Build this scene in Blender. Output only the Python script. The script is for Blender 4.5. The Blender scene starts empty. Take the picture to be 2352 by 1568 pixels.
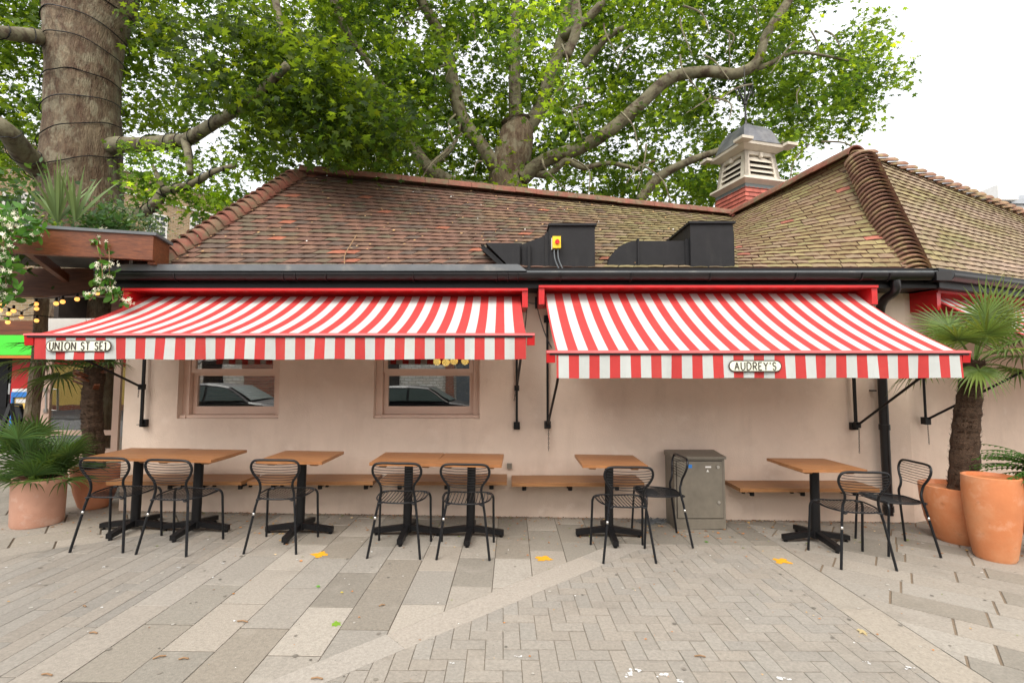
import bpy, math, random
import numpy as np
from mathutils import Vector, Matrix, noise
R=math.radians
rnd=random.Random(7); NP=np.random.default_rng(7)
SC=bpy.context.scene; COL=SC.collection
# ------------------------------------------------------------------ camera, sky, sun, exposure
TH=math.atan(71/1130)
cam=bpy.data.cameras.new('camera'); co=bpy.data.objects.new('camera',cam); COL.objects.link(co)
cam.sensor_width=36; cam.lens=17.296; cam.clip_end=600; cam.clip_start=.05
co.location=(0,0,1.6); co.rotation_euler=(math.pi/2+TH,0,0); SC.camera=co
W=bpy.data.worlds.new('World'); SC.world=W; W.use_nodes=True
nt=W.node_tree; nt.nodes.clear()
out=nt.nodes.new('ShaderNodeOutputWorld'); bg=nt.nodes.new('ShaderNodeBackground'); bg2=nt.nodes.new('ShaderNodeBackground')
sky=nt.nodes.new('ShaderNodeTexSky'); sky.sky_type='NISHITA'; sky.sun_disc=False
sky.sun_elevation=R(48); sky.sun_rotation=R(150); sky.dust_density=6; sky.air_density=1
bg.inputs[1].default_value=.06; nt.links.new(sky.outputs[0],bg.inputs[0])
bg2.inputs[0].default_value=(1,.985,.96,1); bg2.inputs[1].default_value=.85
ad=nt.nodes.new('ShaderNodeAddShader'); nt.links.new(bg.outputs[0],ad.inputs[0]); nt.links.new(bg2.outputs[0],ad.inputs[1])
nt.links.new(ad.outputs[0],out.inputs[0])
sl=bpy.data.lights.new('sun','SUN'); sl.energy=1.6; sl.angle=R(30); sl.color=(1,.95,.88)
so=bpy.data.objects.new('sun',sl); COL.objects.link(so)
so.rotation_euler=(R(42),0,R(-30))   # light falls from behind the camera, right of it
SC.view_settings.view_transform='Standard'; SC.view_settings.look='None'
SC.view_settings.exposure=.62; SC.view_settings.gamma=1
# ------------------------------------------------------------------ helpers
def at(px,py,Y):
    x=(px-1176)/1130; y=(784-py)/1130
    t=Y/(math.cos(TH)-y*math.sin(TH))
    return Vector((x*t,Y,1.6+(math.sin(TH)+y*math.cos(TH))*t))
def gz(x,y=0):
    z=.008-.0144*max(-9,min(9,x))
    if y<-1: z-=.33*min(1,(-1-y)/2.5)
    return z
def V(*a): return Vector(a)
def U2(s): return (s,s,s)
class MB:
    def __init__(s): s.v=[];s.f=[];s.c=[];s.m=[]
    def poly(s,pts,col=None,m=0):
        n=len(s.v); s.v+= [tuple(p) for p in pts]; s.f.append(tuple(range(n,n+len(pts)))); s.c.append(col); s.m.append(m)
    def faces(s,pts,fs,col=None,m=0):
        n=len(s.v); s.v+=[tuple(p) for p in pts]
        for f in fs: s.f.append(tuple(n+i for i in f)); s.c.append(col); s.m.append(m)
    def hexa(s,p,col=None,m=0):   # p: 4 bottom, 4 top
        s.faces(p,[(3,2,1,0),(4,5,6,7),(0,1,5,4),(1,2,6,5),(2,3,7,6),(3,0,4,7)],col,m)
    def box(s,c,d,rz=0,col=None,m=0,M=None):
        x,y,z=d[0]/2,d[1]/2,d[2]/2
        T=M or Matrix.Rotation(rz,3,'Z'); c=Vector(c)
        s.hexa([c+T@Vector(q) for q in [(-x,-y,-z),(x,-y,-z),(x,y,-z),(-x,y,-z),(-x,-y,z),(x,-y,z),(x,y,z),(-x,y,z)]],col,m)
    def b2(s,a,b,col=None,m=0):   # axis box from two corners
        s.box([(a[i]+b[i])/2 for i in range(3)],[abs(a[i]-b[i]) for i in range(3)],0,col,m)
    def bar(s,a,b,w,h,col=None,m=0,up=(0,0,1)):
        a=Vector(a);b=Vector(b);d=(b-a).normalized(); u=Vector(up)
        if abs(d.dot(u))>.98: u=Vector((0,1,0))
        r=d.cross(u).normalized()*w/2; u=r.cross(d).normalized()*h/2
        s.hexa([a-r-u,a+r-u,b+r-u,b-r-u,a-r+u,a+r+u,b+r+u,b-r+u],col,m)
    def tube(s,pts,r,n=8,closed=False,cap=True,col=None,m=0,nz=0):
        P=[Vector(p) for p in pts]; k=len(P); rr=r if isinstance(r,(list,tuple)) else [r]*k
        base=len(s.v); u=None
        for i in range(k):
            a=P[i-1] if (i or closed) else P[0]; b=P[(i+1)%k] if (i<k-1 or closed) else P[-1]
            t=(b-a); t=t.normalized() if t.length>1e-9 else Vector((0,0,1))
            if u is None:
                u=t.cross(Vector((0,0,1))); u=u if u.length>.05 else t.cross(Vector((0,1,0))); u.normalize()
            else: u=(u-t*u.dot(t)).normalized()
            w=t.cross(u)
            for j in range(n):
                an=2*math.pi*j/n; q=rr[i]
                d=u*math.cos(an)+w*math.sin(an)
                if nz: q*=1+nz*noise.noise(P[i]*1.3+d*1.5)+nz*.5*noise.noise(P[i]*5+d*3)
                s.v.append(tuple(P[i]+d*q))
        for i in range(k if closed else k-1):
            for j in range(n):
                a0=base+i*n; b0=base+((i+1)%k)*n
                s.f.append((a0+j,a0+(j+1)%n,b0+(j+1)%n,b0+j)); s.c.append(col); s.m.append(m)
        if cap and not closed:
            s.f.append(tuple(base+j for j in range(n))[::-1]); s.c.append(col); s.m.append(m)
            s.f.append(tuple(base+(k-1)*n+j for j in range(n))); s.c.append(col); s.m.append(m)
    def lathe(s,c,prof,n=32,col=None,m=0,sq=1):
        base=len(s.v); c=Vector(c)
        for (r,z) in prof:
            for j in range(n):
                a=2*math.pi*j/n; s.v.append(tuple(c+Vector((r*math.cos(a),r*math.sin(a)*sq,z))))
        for i in range(len(prof)-1):
            for j in range(n):
                a0=base+i*n;b0=a0+n
                s.f.append((a0+j,a0+(j+1)%n,b0+(j+1)%n,b0+j)); s.c.append(col); s.m.append(m)
        s.f.append(tuple(base+j for j in range(n))[::-1]); s.c.append(col); s.m.append(m)
        s.f.append(tuple(base+(len(prof)-1)*n+j for j in range(n))); s.c.append(col); s.m.append(m)
    def prism(s,pts,vec,col=None,m=0):
        P=[Vector(p) for p in pts]; vec=Vector(vec); n=len(P)
        s.faces(P+[p+vec for p in P],[tuple(range(n))[::-1],tuple(range(n,2*n))]+[(i,(i+1)%n,n+(i+1)%n,n+i) for i in range(n)],col,m)
BASE={}
def finish(me,name,mats,parent,smooth,origin):
    o=bpy.data.objects.new(name,me); COL.objects.link(o)
    for m in (mats if isinstance(mats,(list,tuple)) else [mats]): me.materials.append(m)
    if smooth: me.polygons.foreach_set('use_smooth',[True]*len(me.polygons))
    if parent: o.parent=parent; BASE[o]=BASE[parent]
    else: o.location=origin; BASE[o]=Vector(origin)
    return o
def build(mb,name,mats,parent=None,smooth=False,origin=None):
    if parent is not None: org=BASE[parent]
    elif origin is not None: org=Vector(origin)
    else:
        a=np.array(mb.v); org=Vector(((a[:,0].min()+a[:,0].max())/2,(a[:,1].min()+a[:,1].max())/2,a[:,2].min()))
    me=bpy.data.meshes.new(name)
    me.from_pydata([(p[0]-org[0],p[1]-org[1],p[2]-org[2]) for p in mb.v],[],mb.f)
    if any(mb.m): me.polygons.foreach_set('material_index',mb.m)
    if any(c is not None for c in mb.c):
        at_=me.attributes.new('col','FLOAT_COLOR','FACE')
        a=[]
        for c in mb.c:
            c=c or (.5,.5,.5); a+= [c[0],c[1],c[2],1]
        at_.data.foreach_set('color',a)
    if smooth=='auto':
        me.polygons.foreach_set('use_smooth',[True]*len(me.polygons)); me.set_sharp_from_angle(angle=R(35)); smooth=False
    return finish(me,name,mats,parent,smooth,org)
def tag(o,label=None,cat=None,group=None,kind=None):
    if label:o['label']=label
    if cat:o['category']=cat
    if group:o['group']=group
    if kind:o['kind']=kind
    return o
def thing(name,loc,label,cat,group=None,rz=0):
    o=bpy.data.objects.new(name,None); COL.objects.link(o); o.location=loc; o.rotation_euler=(0,0,rz)
    o.empty_display_size=.1
    BASE[o]=Vector(loc); return tag(o,label,cat,group)
def copy_tree(o,parent=None):
    c=o.copy(); COL.objects.link(c)
    if parent: c.parent=parent
    for ch in [x for x in COL.objects if x.parent==o]: copy_tree(ch,c)
    return c
def spline(pts,k=6):
    P=[Vector(p) for p in pts]; o=[]
    for i in range(len(P)-1):
        a=P[max(i-1,0)];b=P[i];c=P[i+1];d=P[min(i+2,len(P)-1)]
        for j in range(k):
            t=j/k; o.append(.5*((2*b)+(c-a)*t+(2*a-5*b+4*c-d)*t*t+(3*b-a-3*c+d)*t**3))
    o.append(P[-1]); return o
# ------------------------------------------------------------------ materials
def mat(name,col,rough=.6,var=.15,scale=8,bump=0,bscale=60,metal=0,attr=False,spec=.5,var2=None,emit=None,coat=0,stretch=None,bdist=.01):
    m=bpy.data.materials.new(name); m.use_nodes=True; N=m.node_tree.nodes; L=m.node_tree.links
    b=N['Principled BSDF']; b.inputs['Roughness'].default_value=rough; b.inputs['Metallic'].default_value=metal
    b.inputs['Specular IOR Level'].default_value=spec; b.inputs['Coat Weight'].default_value=coat
    tc=N.new('ShaderNodeTexCoord'); src=tc.outputs['Object']
    if stretch:
        mp=N.new('ShaderNodeMapping'); mp.inputs['Scale'].default_value=stretch; L.new(src,mp.inputs[0]); src=mp.outputs[0]
    n1=N.new('ShaderNodeTexNoise'); n1.inputs['Scale'].default_value=scale; n1.inputs['Detail'].default_value=6; n1.inputs['Roughness'].default_value=.65
    L.new(src,n1.inputs['Vector'])
    if attr:
        a=N.new('ShaderNodeAttribute'); a.attribute_name='col'; csrc=a.outputs['Color']
    else:
        rg=N.new('ShaderNodeRGB'); rg.outputs[0].default_value=(*col,1); csrc=rg.outputs[0]
    if var2:
        rp=N.new('ShaderNodeValToRGB'); rp.color_ramp.elements[0].position=var2[1]; rp.color_ramp.elements[1].position=var2[2]
        n2=N.new('ShaderNodeTexNoise'); n2.inputs['Scale'].default_value=var2[3]; n2.inputs['Detail'].default_value=8; n2.inputs['Roughness'].default_value=.7
        L.new(src,n2.inputs['Vector']); L.new(n2.outputs[0],rp.inputs[0])
        mx=N.new('ShaderNodeMix'); mx.data_type='RGBA'; L.new(rp.outputs[0],mx.inputs[0]); L.new(csrc,mx.inputs[6]); mx.inputs[7].default_value=(*var2[0],1)
        csrc=mx.outputs[2]
    mr=N.new('ShaderNodeMapRange'); mr.inputs[1].default_value=.3; mr.inputs[2].default_value=.7; mr.inputs[3].default_value=1-var; mr.inputs[4].default_value=1+var
    L.new(n1.outputs[0],mr.inputs[0])
    vm=N.new('ShaderNodeVectorMath'); vm.operation='SCALE'; L.new(csrc,vm.inputs[0]); L.new(mr.outputs[0],vm.inputs[3])
    L.new(vm.outputs[0],b.inputs['Base Color'])
    if bump:
        n3=N.new('ShaderNodeTexNoise'); n3.inputs['Scale'].default_value=bscale; n3.inputs['Detail'].default_value=4; L.new(src,n3.inputs['Vector'])
        bp=N.new('ShaderNodeBump'); bp.inputs['Strength'].default_value=bump; bp.inputs['Distance'].default_value=bdist
        L.new(n3.outputs[0],bp.inputs['Height']); L.new(bp.outputs[0],b.inputs['Normal'])
    if emit: b.inputs['Emission Color'].default_value=(*emit[0],1); b.inputs['Emission Strength'].default_value=emit[1]
    return m
def leafmat(name,tr=.5,bright=2.2,rough=.45):
    m=bpy.data.materials.new(name); m.use_nodes=True; N=m.node_tree.nodes; L=m.node_tree.links
    b=N['Principled BSDF']; b.inputs['Roughness'].default_value=rough; b.inputs['Specular IOR Level'].default_value=.25
    a=N.new('ShaderNodeAttribute'); a.attribute_name='col'; L.new(a.outputs[0],b.inputs['Base Color'])
    t=N.new('ShaderNodeBsdfTranslucent'); vm=N.new('ShaderNodeVectorMath'); vm.operation='MULTIPLY'; L.new(a.outputs[0],vm.inputs[0]); vm.inputs[1].default_value=(bright*1.25,bright,bright*.45)
    L.new(vm.outputs[0],t.inputs[0])
    mx=N.new('ShaderNodeMixShader'); mx.inputs[0].default_value=tr; L.new(b.outputs[0],mx.inputs[1]); L.new(t.outputs[0],mx.inputs[2])
    L.new(mx.outputs[0],N['Material Output'].inputs[0]); return m
def brickmat(name,c1,c2,mortar,w=.22,h=.075,ms=.012,rot=(0,0,0),bump=.4,patch=None):
    m=mat(name,c1,.85,.15,3,0); N=m.node_tree.nodes; L=m.node_tree.links
    tc=N.new('ShaderNodeTexCoord'); mp=N.new('ShaderNodeMapping'); mp.inputs['Rotation'].default_value=rot
    L.new(tc.outputs['Object'],mp.inputs[0])
    br=N.new('ShaderNodeTexBrick'); br.inputs['Scale'].default_value=1; br.inputs['Brick Width'].default_value=w; br.inputs['Row Height'].default_value=h
    br.inputs['Mortar Size'].default_value=ms; br.inputs['Color1'].default_value=(*c1,1); br.inputs['Color2'].default_value=(*c2,1); br.inputs['Mortar'].default_value=(*mortar,1)
    L.new(mp.outputs[0],br.inputs['Vector'])
    vm=[n for n in N if n.bl_idname=='ShaderNodeVectorMath'][0]; L.new(br.outputs[0],vm.inputs[0])
    bp=N.new('ShaderNodeBump'); bp.inputs['Strength'].default_value=bump; bp.inputs['Distance'].default_value=.01; bp.invert=True
    L.new(br.outputs[1],bp.inputs['Height']); L.new(bp.outputs[0],N['Principled BSDF'].inputs['Normal']); return m
M={}
M['render']=mat('stucco',(.74,.60,.49),.9,.06,1.3,.6,70,var2=((.66,.525,.425),.5,.72,2.2),bdist=.006)
M['frame']=mat('window paint',(.70,.52,.415),.5,.05,5)
M['doorframe']=mat('door paint',(.60,.42,.33),.5,.05,5)
M['black']=mat('black powder coat',(.007,.007,.008),.45,.2,10,.1,200,spec=.3)
M['blackm']=mat('black plastic gutter',(.010,.009,.010),.3,.3,6,.05,40)
M['chair']=mat('black steel tube',(.007,.008,.010),.35,.2,30,spec=.35)
M['duct']=mat('dark grey painted duct',(.015,.015,.017),.65,.15,12,.15,250,spec=.3)
M['lead']=mat('lead flashing',(.12,.135,.145),.5,.15,5,.15,25)
M['red']=mat('red paint',(.50,.012,.014),.35,.12,6)
M['fred']=mat('red canvas',(.47,.036,.034),.85,.05,9,.2,400)
M['fwhite']=mat('white canvas',(.475,.505,.49),.85,.04,6,.2,400)
M['pinkbar']=mat('faded red bar',(.58,.10,.10),.45,.1,6)
def wood(name,c,c2,st,rough=.45): return mat(name,c,rough,.3,5,.15,30,stretch=st,var2=(c2,.35,.7,3))
M['top']=mat('iroko table top',U2(.5),.42,.32,5,.2,30,stretch=(2.0,30,8),attr=True,var2=((.22,.085,.03),.45,.8,2.5))
M['bench']=wood('bench wood',(.36,.175,.065),(.24,.10,.035),(1.3,24,24))
M['beam']=wood('varnished beam',(.20,.062,.021),(.09,.026,.010),(1,10,14),.4)
M['darkwood']=wood('dark beam',(.17,.07,.036),(.09,.035,.018),(1,8,8),.5)
M['terra']=mat('terracotta',(.55,.215,.105),.75,.12,3,.12,60,var2=((.62,.29,.17),.45,.8,4))
M['terra2']=mat('glazed terracotta',(.60,.215,.085),.5,.1,3,.08,40,var2=((.66,.33,.17),.42,.75,2.2))
M['terra3']=mat('matt pink terracotta',(.50,.275,.195),.8,.1,3,.15,80,var2=((.40,.20,.135),.5,.75,2.2))
M['soil']=mat('soil',(.03,.018,.01),1,.5,30,1,60)
M['bark']=mat('plane bark',(.20,.155,.10),.9,.35,10,1,24,stretch=(2.2,2.2,.55),var2=((.10,.06,.036),.40,.62,3.2),bdist=.04)
M['bark2']=mat('limb bark',(.17,.155,.095),.85,.35,6,.5,20,stretch=(1,1,1),var2=((.075,.05,.032),.48,.6,5),bdist=.015)
M['palmbark']=mat('palm fibre',(.085,.05,.03),1,.5,25,1,70,stretch=(1,1,3),bdist=.02)
M['leaf']=leafmat('plane leaf',.6,3.0,.5)
M['palm']=leafmat('palm leaf',.28,1.5,.4)
M['shrub']=leafmat('shrub leaf',.35,1.8)
M['flower']=mat('white blossom',(.80,.78,.60),.7,.1,20)
M['tile']=mat('clay roof tile',U2(.5),.85,.22,22,.3,70,attr=True)
M['brickred']=mat('red ridge tile',(.215,.078,.052),.8,.3,6,.25,50,var2=((.16,.12,.07),.45,.62,5))
M['bonnet']=mat('mossy bonnet tile',(.17,.085,.055),.85,.25,9,.3,50,var2=((.24,.19,.09),.50,.68,9))
M['bonnet2']=mat('tan mossy bonnet tile',(.24,.12,.075),.85,.3,9,.3,50,var2=((.27,.22,.10),.45,.65,6))
M['cuptile']=mat('red hung tile',(.34,.07,.045),.75,.2,8,.2,60,attr=True)
M['cream']=mat('weathered white paint',(.60,.55,.46),.7,.12,4,.1,40,var2=((.36,.29,.2),.6,.85,3))
M['slate']=mat('slate',(.12,.14,.14),.6,.15,8)
M['leaddome']=mat('lead dome',(.10,.105,.12),.4,.3,3,.15,12,var2=((.24,.24,.23),.45,.75,2.5))
M['pave']=mat('paving stone',U2(.5),.92,.17,55,.6,150,attr=True,bdist=.004,var2=((.15,.145,.125),.60,.70,60))
M['mark']=mat('yellow floor paint',(.75,.36,.01),.8,.15,30)
M['cab']=mat('weathered steel cabinet',(.19,.17,.135),.55,.2,5,.1,60,metal=.1,stretch=(1,1,.8))
M['steel']=mat('bright steel',(.6,.6,.58),.3,.1,10,metal=1)
M['yellow']=mat('yellow plastic',(.85,.58,.01),.4,.05,5)
M['redp']=mat('red plastic',(.7,.01,.01),.35,.05,5)
M['sign']=mat('cream sign',(.76,.80,.66),.5,.03,5)
M['ink']=mat('brown black lettering',(.045,.03,.022),.6,.05,5)
M['bulb']=mat('lit bulb',(1,.7,.3),.4,0,5,emit=((1,.42,.09),1.15))
M['globe']=mat('lit globe',(1,.7,.3),.4,0,5,emit=((1,.62,.16),1.6))
M['white']=mat('white paint',(.75,.74,.71),.6,.08,4)
M['green']=mat('bright green sign',(.03,.62,.01),.5,.06,4)
M['orange']=mat('orange trim',(.75,.22,.03),.5,.06,4)
M['shopred']=mat('shop red paint',(.60,.015,.012),.45,.06,4)
M['blue']=mat('blue print',(.03,.2,.6),.45,.06,4)
M['yprint']=mat('yellow print',(.75,.5,.12),.5,.1,9)
M['room']=mat('dark interior',(.05,.04,.035),.9,.3,4)
M['slat']=mat('blind slat',(.10,.06,.04),.6,.15,5)
M['twig']=mat('twig',(.28,.17,.09),.9,.2,20)
M['litter']=mat('litter',U2(.4),.9,.2,40,attr=True)
M['tyre']=mat('tyre',(.012,.012,.012),.8,.1,5)
M['carpaint']=mat('black car paint',(.006,.006,.008),.35,.05,4,spec=.3)
M['carglass']=mat('car glass',(.05,.07,.065),.3,.05,4,spec=.35)
M['stock']=brickmat('yellow stock brick',(.42,.29,.15),(.26,.17,.09),(.40,.33,.25),rot=(math.pi/2,0,0),w=.23,h=.08)
M['whitebrick']=brickmat('whitewashed brick',(.78,.76,.70),(.62,.58,.5),(.42,.38,.33),rot=(math.pi/2,0,0),w=.3,h=.11,ms=.015)
M['redbrick']=brickmat('red brick',(.34,.10,.05),(.22,.07,.04),(.3,.25,.2),rot=(math.pi/2,0,0))
M['asphalt']=mat('asphalt',(.10,.10,.10),.95,.2,30,.3,150)
M['mansard']=mat('grey slate mansard',(.25,.27,.29),.6,.15,2)
def glassmat(name,fac,tint=(1,1,1),rough=0.0):
    m=bpy.data.materials.new(name); m.use_nodes=True; N=m.node_tree.nodes; L=m.node_tree.links; N.remove(N['Principled BSDF'])
    t=N.new('ShaderNodeBsdfTransparent'); t.inputs[0].default_value=(.75,.78,.76,1)
    g=N.new('ShaderNodeBsdfGlossy'); g.inputs['Roughness'].default_value=rough; g.inputs[0].default_value=(*tint,1)
    tc=N.new('ShaderNodeTexCoord'); n=N.new('ShaderNodeTexNoise'); n.inputs['Scale'].default_value=1.7; L.new(tc.outputs['Object'],n.inputs[0])
    bp=N.new('ShaderNodeBump'); bp.inputs['Strength'].default_value=.05; bp.inputs['Distance'].default_value=.02; L.new(n.outputs[0],bp.inputs['Height']); L.new(bp.outputs[0],g.inputs['Normal'])
    mx=N.new('ShaderNodeMixShader'); mx.inputs[0].default_value=fac
    L.new(t.outputs[0],mx.inputs[1]); L.new(g.outputs[0],mx.inputs[2]); L.new(mx.outputs[0],N['Material Output'].inputs[0]); return m
M['glass']=glassmat('window glass',.38)
def dirt(m,col,stretch,lo,hi,sc,fac):
    N=m.node_tree.nodes; L=m.node_tree.links; b=N['Principled BSDF']; src=b.inputs['Base Color'].links[0].from_socket
    tc=N.new('ShaderNodeTexCoord'); mp=N.new('ShaderNodeMapping'); mp.inputs['Scale'].default_value=stretch; L.new(tc.outputs['Object'],mp.inputs[0])
    n=N.new('ShaderNodeTexNoise'); n.inputs['Scale'].default_value=sc; n.inputs['Detail'].default_value=7; n.inputs['Roughness'].default_value=.6; L.new(mp.outputs[0],n.inputs['Vector'])
    mr=N.new('ShaderNodeMapRange'); mr.inputs[1].default_value=lo; mr.inputs[2].default_value=hi; mr.inputs[3].default_value=0; mr.inputs[4].default_value=fac; L.new(n.outputs[0],mr.inputs[0])
    mx=N.new('ShaderNodeMix'); mx.data_type='RGBA'; L.new(mr.outputs[0],mx.inputs[0]); L.new(src,mx.inputs[6]); mx.inputs[7].default_value=(*col,1); L.new(mx.outputs[2],b.inputs['Base Color'])
dirt(M['render'],(.42,.32,.25),(2.5,2.5,.35),.52,.8,2.0,.22)
dirt(M['render'],(.85,.74,.64),(1,1,1),.58,.7,5,.35)
dirt(M['fwhite'],(.42,.40,.34),(1,1,1),.58,.78,4,.4)
dirt(M['fred'],(.40,.09,.07),(1,1,1),.55,.75,3,.4)
dirt(M['duct'],(.05,.048,.042),(3,3,1),.55,.8,4,.25)
dirt(M['cab'],(.11,.095,.07),(1.5,1.5,1),.5,.75,4,.4)
dirt(M['terra2'],(.70,.50,.36),(1,1,1),.56,.75,6,.5)
dirt(M['terra2'],(.30,.11,.05),(1,1,1),.62,.72,11,.4)
dirt(M['terra3'],(.62,.48,.40),(1,1,1),.56,.72,7,.5)
dirt(M['pave'],(.14,.125,.10),(1,1,1),.56,.74,1.6,.35)
dirt(M['pave'],(.40,.37,.32),(1,1,1),.58,.72,3.3,.3)
dirt(M['lead'],(.28,.27,.24),(1,1,1),.55,.7,6,.5)
dirt(M['bark'],(.33,.31,.215),(1.5,1.5,1),.50,.60,3.2,.5)
dirt(M['bark'],(.085,.045,.028),(2,2,.8),.54,.64,5.5,.7)
dirt(M['bark2'],(.24,.23,.16),(1,1,1),.54,.62,4,.4)
YW=5.56
# ------------------------------------------------------------------ ground
xs=[-250,-60,-20,-9,-4.5,0,4.5,9,20,60,250]; ys=[-250,-60,-20,-9,-3.5,-1,0,6,20,60,250]
g=MB()
for i in range(10):
    for j in range(10):
        g.poly([(x,y,gz(x,y)-.02) for x,y in [(xs[i],ys[j]),(xs[i+1],ys[j]),(xs[i+1],ys[j+1]),(xs[i],ys[j+1])]])
tag(build(g,'ground',M['asphalt'],origin=(0,0,0)),kind='structure')
def clip(poly,hp):
    for (a,b,c) in hp:     # keep a*x+b*y+c>=0
        o=[]
        for i in range(len(poly)):
            p,q=poly[i],poly[(i+1)%len(poly)]; dp=a*p[0]+b*p[1]+c; dq=a*q[0]+b*q[1]+c
            if dp>=0:o.append(p)
            if dp*dq<0: t=dp/(dp-dq); o.append((p[0]+(q[0]-p[0])*t,p[1]+(q[1]-p[1])*t))
        poly=o
        if len(poly)<3: return None
    return poly
def pave(name,hp,rects,ang,colfn,gap=.004,jc=(.10,.075,.05)):
    mb=MB(); ca,sa=math.cos(ang),math.sin(ang)
    z=lambda x,y:gz(x,y)
    bb=clip([(-9,-1),(9,-1),(9,12),(-9,12)],hp)
    mb.poly([(x,y,z(x,y)-.006) for x,y in bb],jc)
    for (x0,y0,x1,y1) in rects:
        c=colfn((x0+x1)/2*ca-(y0+y1)/2*sa,(x0+x1)/2*sa+(y0+y1)/2*ca)
        q=[(x*ca-y*sa,x*sa+y*ca) for x,y in [(x0+gap/2,y0+gap*1.1),(x1-gap/2,y0+gap*1.1),(x1-gap/2,y1-gap*1.1),(x0+gap/2,y1-gap*1.1)]]
        q=clip(q,hp)
        if not q: continue
        dz=rnd.uniform(-.0012,.0012); n=len(q)
        b=3e-3; cx=sum(p[0] for p in q)/n; cy=sum(p[1] for p in q)/n
        top=[]
        for x,y in q:
            d=math.hypot(x-cx,y-cy) or 1; top.append((x-(x-cx)/d*b,y-(y-cy)/d*b,z(x,y)+dz))
        lo=[(x,y,z(x,y)-.004) for x,y in q]
        mb.poly(top,c)
        for i in range(n): mb.poly([lo[i],lo[(i+1)%n],top[(i+1)%n],top[i]],c)
    return tag(build(mb,name,M['pave'],origin=(0,0,0)),kind='structure')
def jit(c,a=.08,w=.02):
    k=1+rnd.uniform(-a,a); h=rnd.uniform(-w,w); return (c[0]*k*(1+h),c[1]*k,c[2]*k*(1-h))
def grid(w,l,x0,x1,y0,y1,offs=None):
    out=[]; k=0; x=x0
    while x<x1:
        o=(rnd.random() if offs is None else offs(k))*l; y=y0-l+o
        while y<y1:
            out.append((x,y,x+w,y+l)); y+=l
        x+=w;k+=1
    return out
LT=(.312,.284,.241); DK=(.235,.213,.176)
CT=(-.9665,1,-(2.922+.928*.9665))          # above upper edge of the light band
CB=(.939,-1,(2.706+.857*.939))             # below its lower edge
FL=(.796,-1,4.192+4.254*.796)              # below the left seam
neg=lambda h:(-h[0],-h[1],-h[2])
def flagc(x,y):
    r=int(math.floor((x+2.285)/.3055)); 
    dk={0:(2.75,3.95),1:(2.45,3.08),2:(2.7,3.35),4:(2.9,4.0),3:(4.4,5.6)}
    if r in dk and dk[r][0]<y<dk[r][1]: return jit(DK,.06)
    if rnd.random()<(.5 if y>4.15 else .12): return jit(DK,.1)
    return jit(LT,.14)
offm={0:.55,1:.05,2:.5,3:.0,4:.5,5:.1,6:.6}
pave('flagstone_paving',[(1,0,2.285),(-1,0,2.53),CT,(0,-1,5.7)],grid(.3055,.57,-2.285,2.53,0,6,lambda k:offm.get(k,(k*.37)%1)),0,flagc)
pave('sett_paving',[(-1,0,-2.54),CT,FL],grid(.125,.5,-12,-2.54,-1,8),0,lambda x,y:jit((.25,.229,.197),.09),.003,(.12,.095,.07))
pave('granite_strip_paving',[(-1,0,-2.289),(1,0,2.536),CT],[(-2.54,-1+k*1.1,-2.285,.1+k*1.1) for k in range(7)],0,lambda x,y:jit((.30,.272,.232),.04),.003)
A5=math.atan(.9665); ca,sa=math.cos(A5),math.sin(A5)
pave('granite_band_paving',[neg(CT),neg(CB),(0,-1,4.745)],[(k*.95-6,-2.0+.01,k*.95-5.05,6) for k in range(16)],A5,lambda x,y:jit((.345,.315,.272),.03),.002,(.16,.13,.1))
pave('wall_side_flagstone_paving',[neg(CT),(-1,0,2.53),(0,1,-4.75),(0,-1,5.7)],grid(.3055,.57,-2.285,2.53,4.2,6),0,lambda x,y:jit(DK,.12))
def herring():
    out=[];w=.1015
    for i in range(-50,30):
        for j in range(-10,50):
            r=(i-j)%4
            if r==0: out.append((i*w,j*w,(i+2)*w,(j+1)*w))
            elif r==2: out.append((i*w,(j-1)*w,(i+1)*w,(j+1)*w))
    return out
pave('block_paving',[CB,(-1,0,2.245),(0,-1,4.74)],herring(),R(1),lambda x,y:jit((.284,.260,.223),.06),.0028,(.25,.21,.155))
pave('edge_strip_paving',[(1,0,-2.25),(-1,0,2.525),(0,-1,4.745)],[(2.2,-1+k*1.5,2.6,.5+k*1.5) for k in range(5)],0,lambda x,y:jit((.322,.292,.244),.04),.003)
pave('diagonal_flagstone_paving',[(1,0,-2.535)],grid(.27,.52,-2,17,-11,9),R(52),lambda x,y:jit(DK if rnd.random()<.3 else LT,.1),.006,(.2,.15,.1))
pave('left_flagstone_paving',[(-1,0,-2.29),neg(FL)],grid(.34,.62,-14,14,-2,16),R(38.5-90),lambda x,y:jit(LT if rnd.random()<.55 else (.27,.245,.205),.1),.006)
# ------------------------------------------------------------------ restaurant building
BX0,BX1=-4.36,4.46
BD=thing('restaurant_building',(0,YW,gz(0)),'low pink rendered restaurant with a mossy clay tiled hipped roof behind the awnings','building')
wins=[(-3.76,-2.62,1.085,2.28),(-1.555,-.365,1.085,2.28)]
wl=MB(); T=.30
def wallx(x0,x1,z0,z1): wl.b2((x0,YW,z0),(x1,YW+T,z1))
ZT=2.76
wallx(BX0,wins[0][0],-.1,ZT); wallx(wins[0][1],wins[1][0],-.1,ZT); wallx(wins[1][1],BX1,-.1,ZT)
for x0,x1,z0,z1 in wins: wallx(x0,x1,-.1,z0); wallx(x0,x1,z1,ZT)
wl.b2((BX0,YW+T,-.1),(BX0+.3,10.5,ZT))
dr=Vector((math.cos(R(22)),math.sin(R(22)),0)); dn=Vector((-dr.y,dr.x,0))
c0=Vector((BX1,YW,-.25)); c1=c0+dr*9
wl.hexa([c0,c1,c1+dn*.3,c0+dn*.3]+[p+Vector((0,0,ZT+.25)) for p in (c0,c1,c1+dn*.3,c0+dn*.3)])
build(wl,'wall',M['render'],BD)
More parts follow.
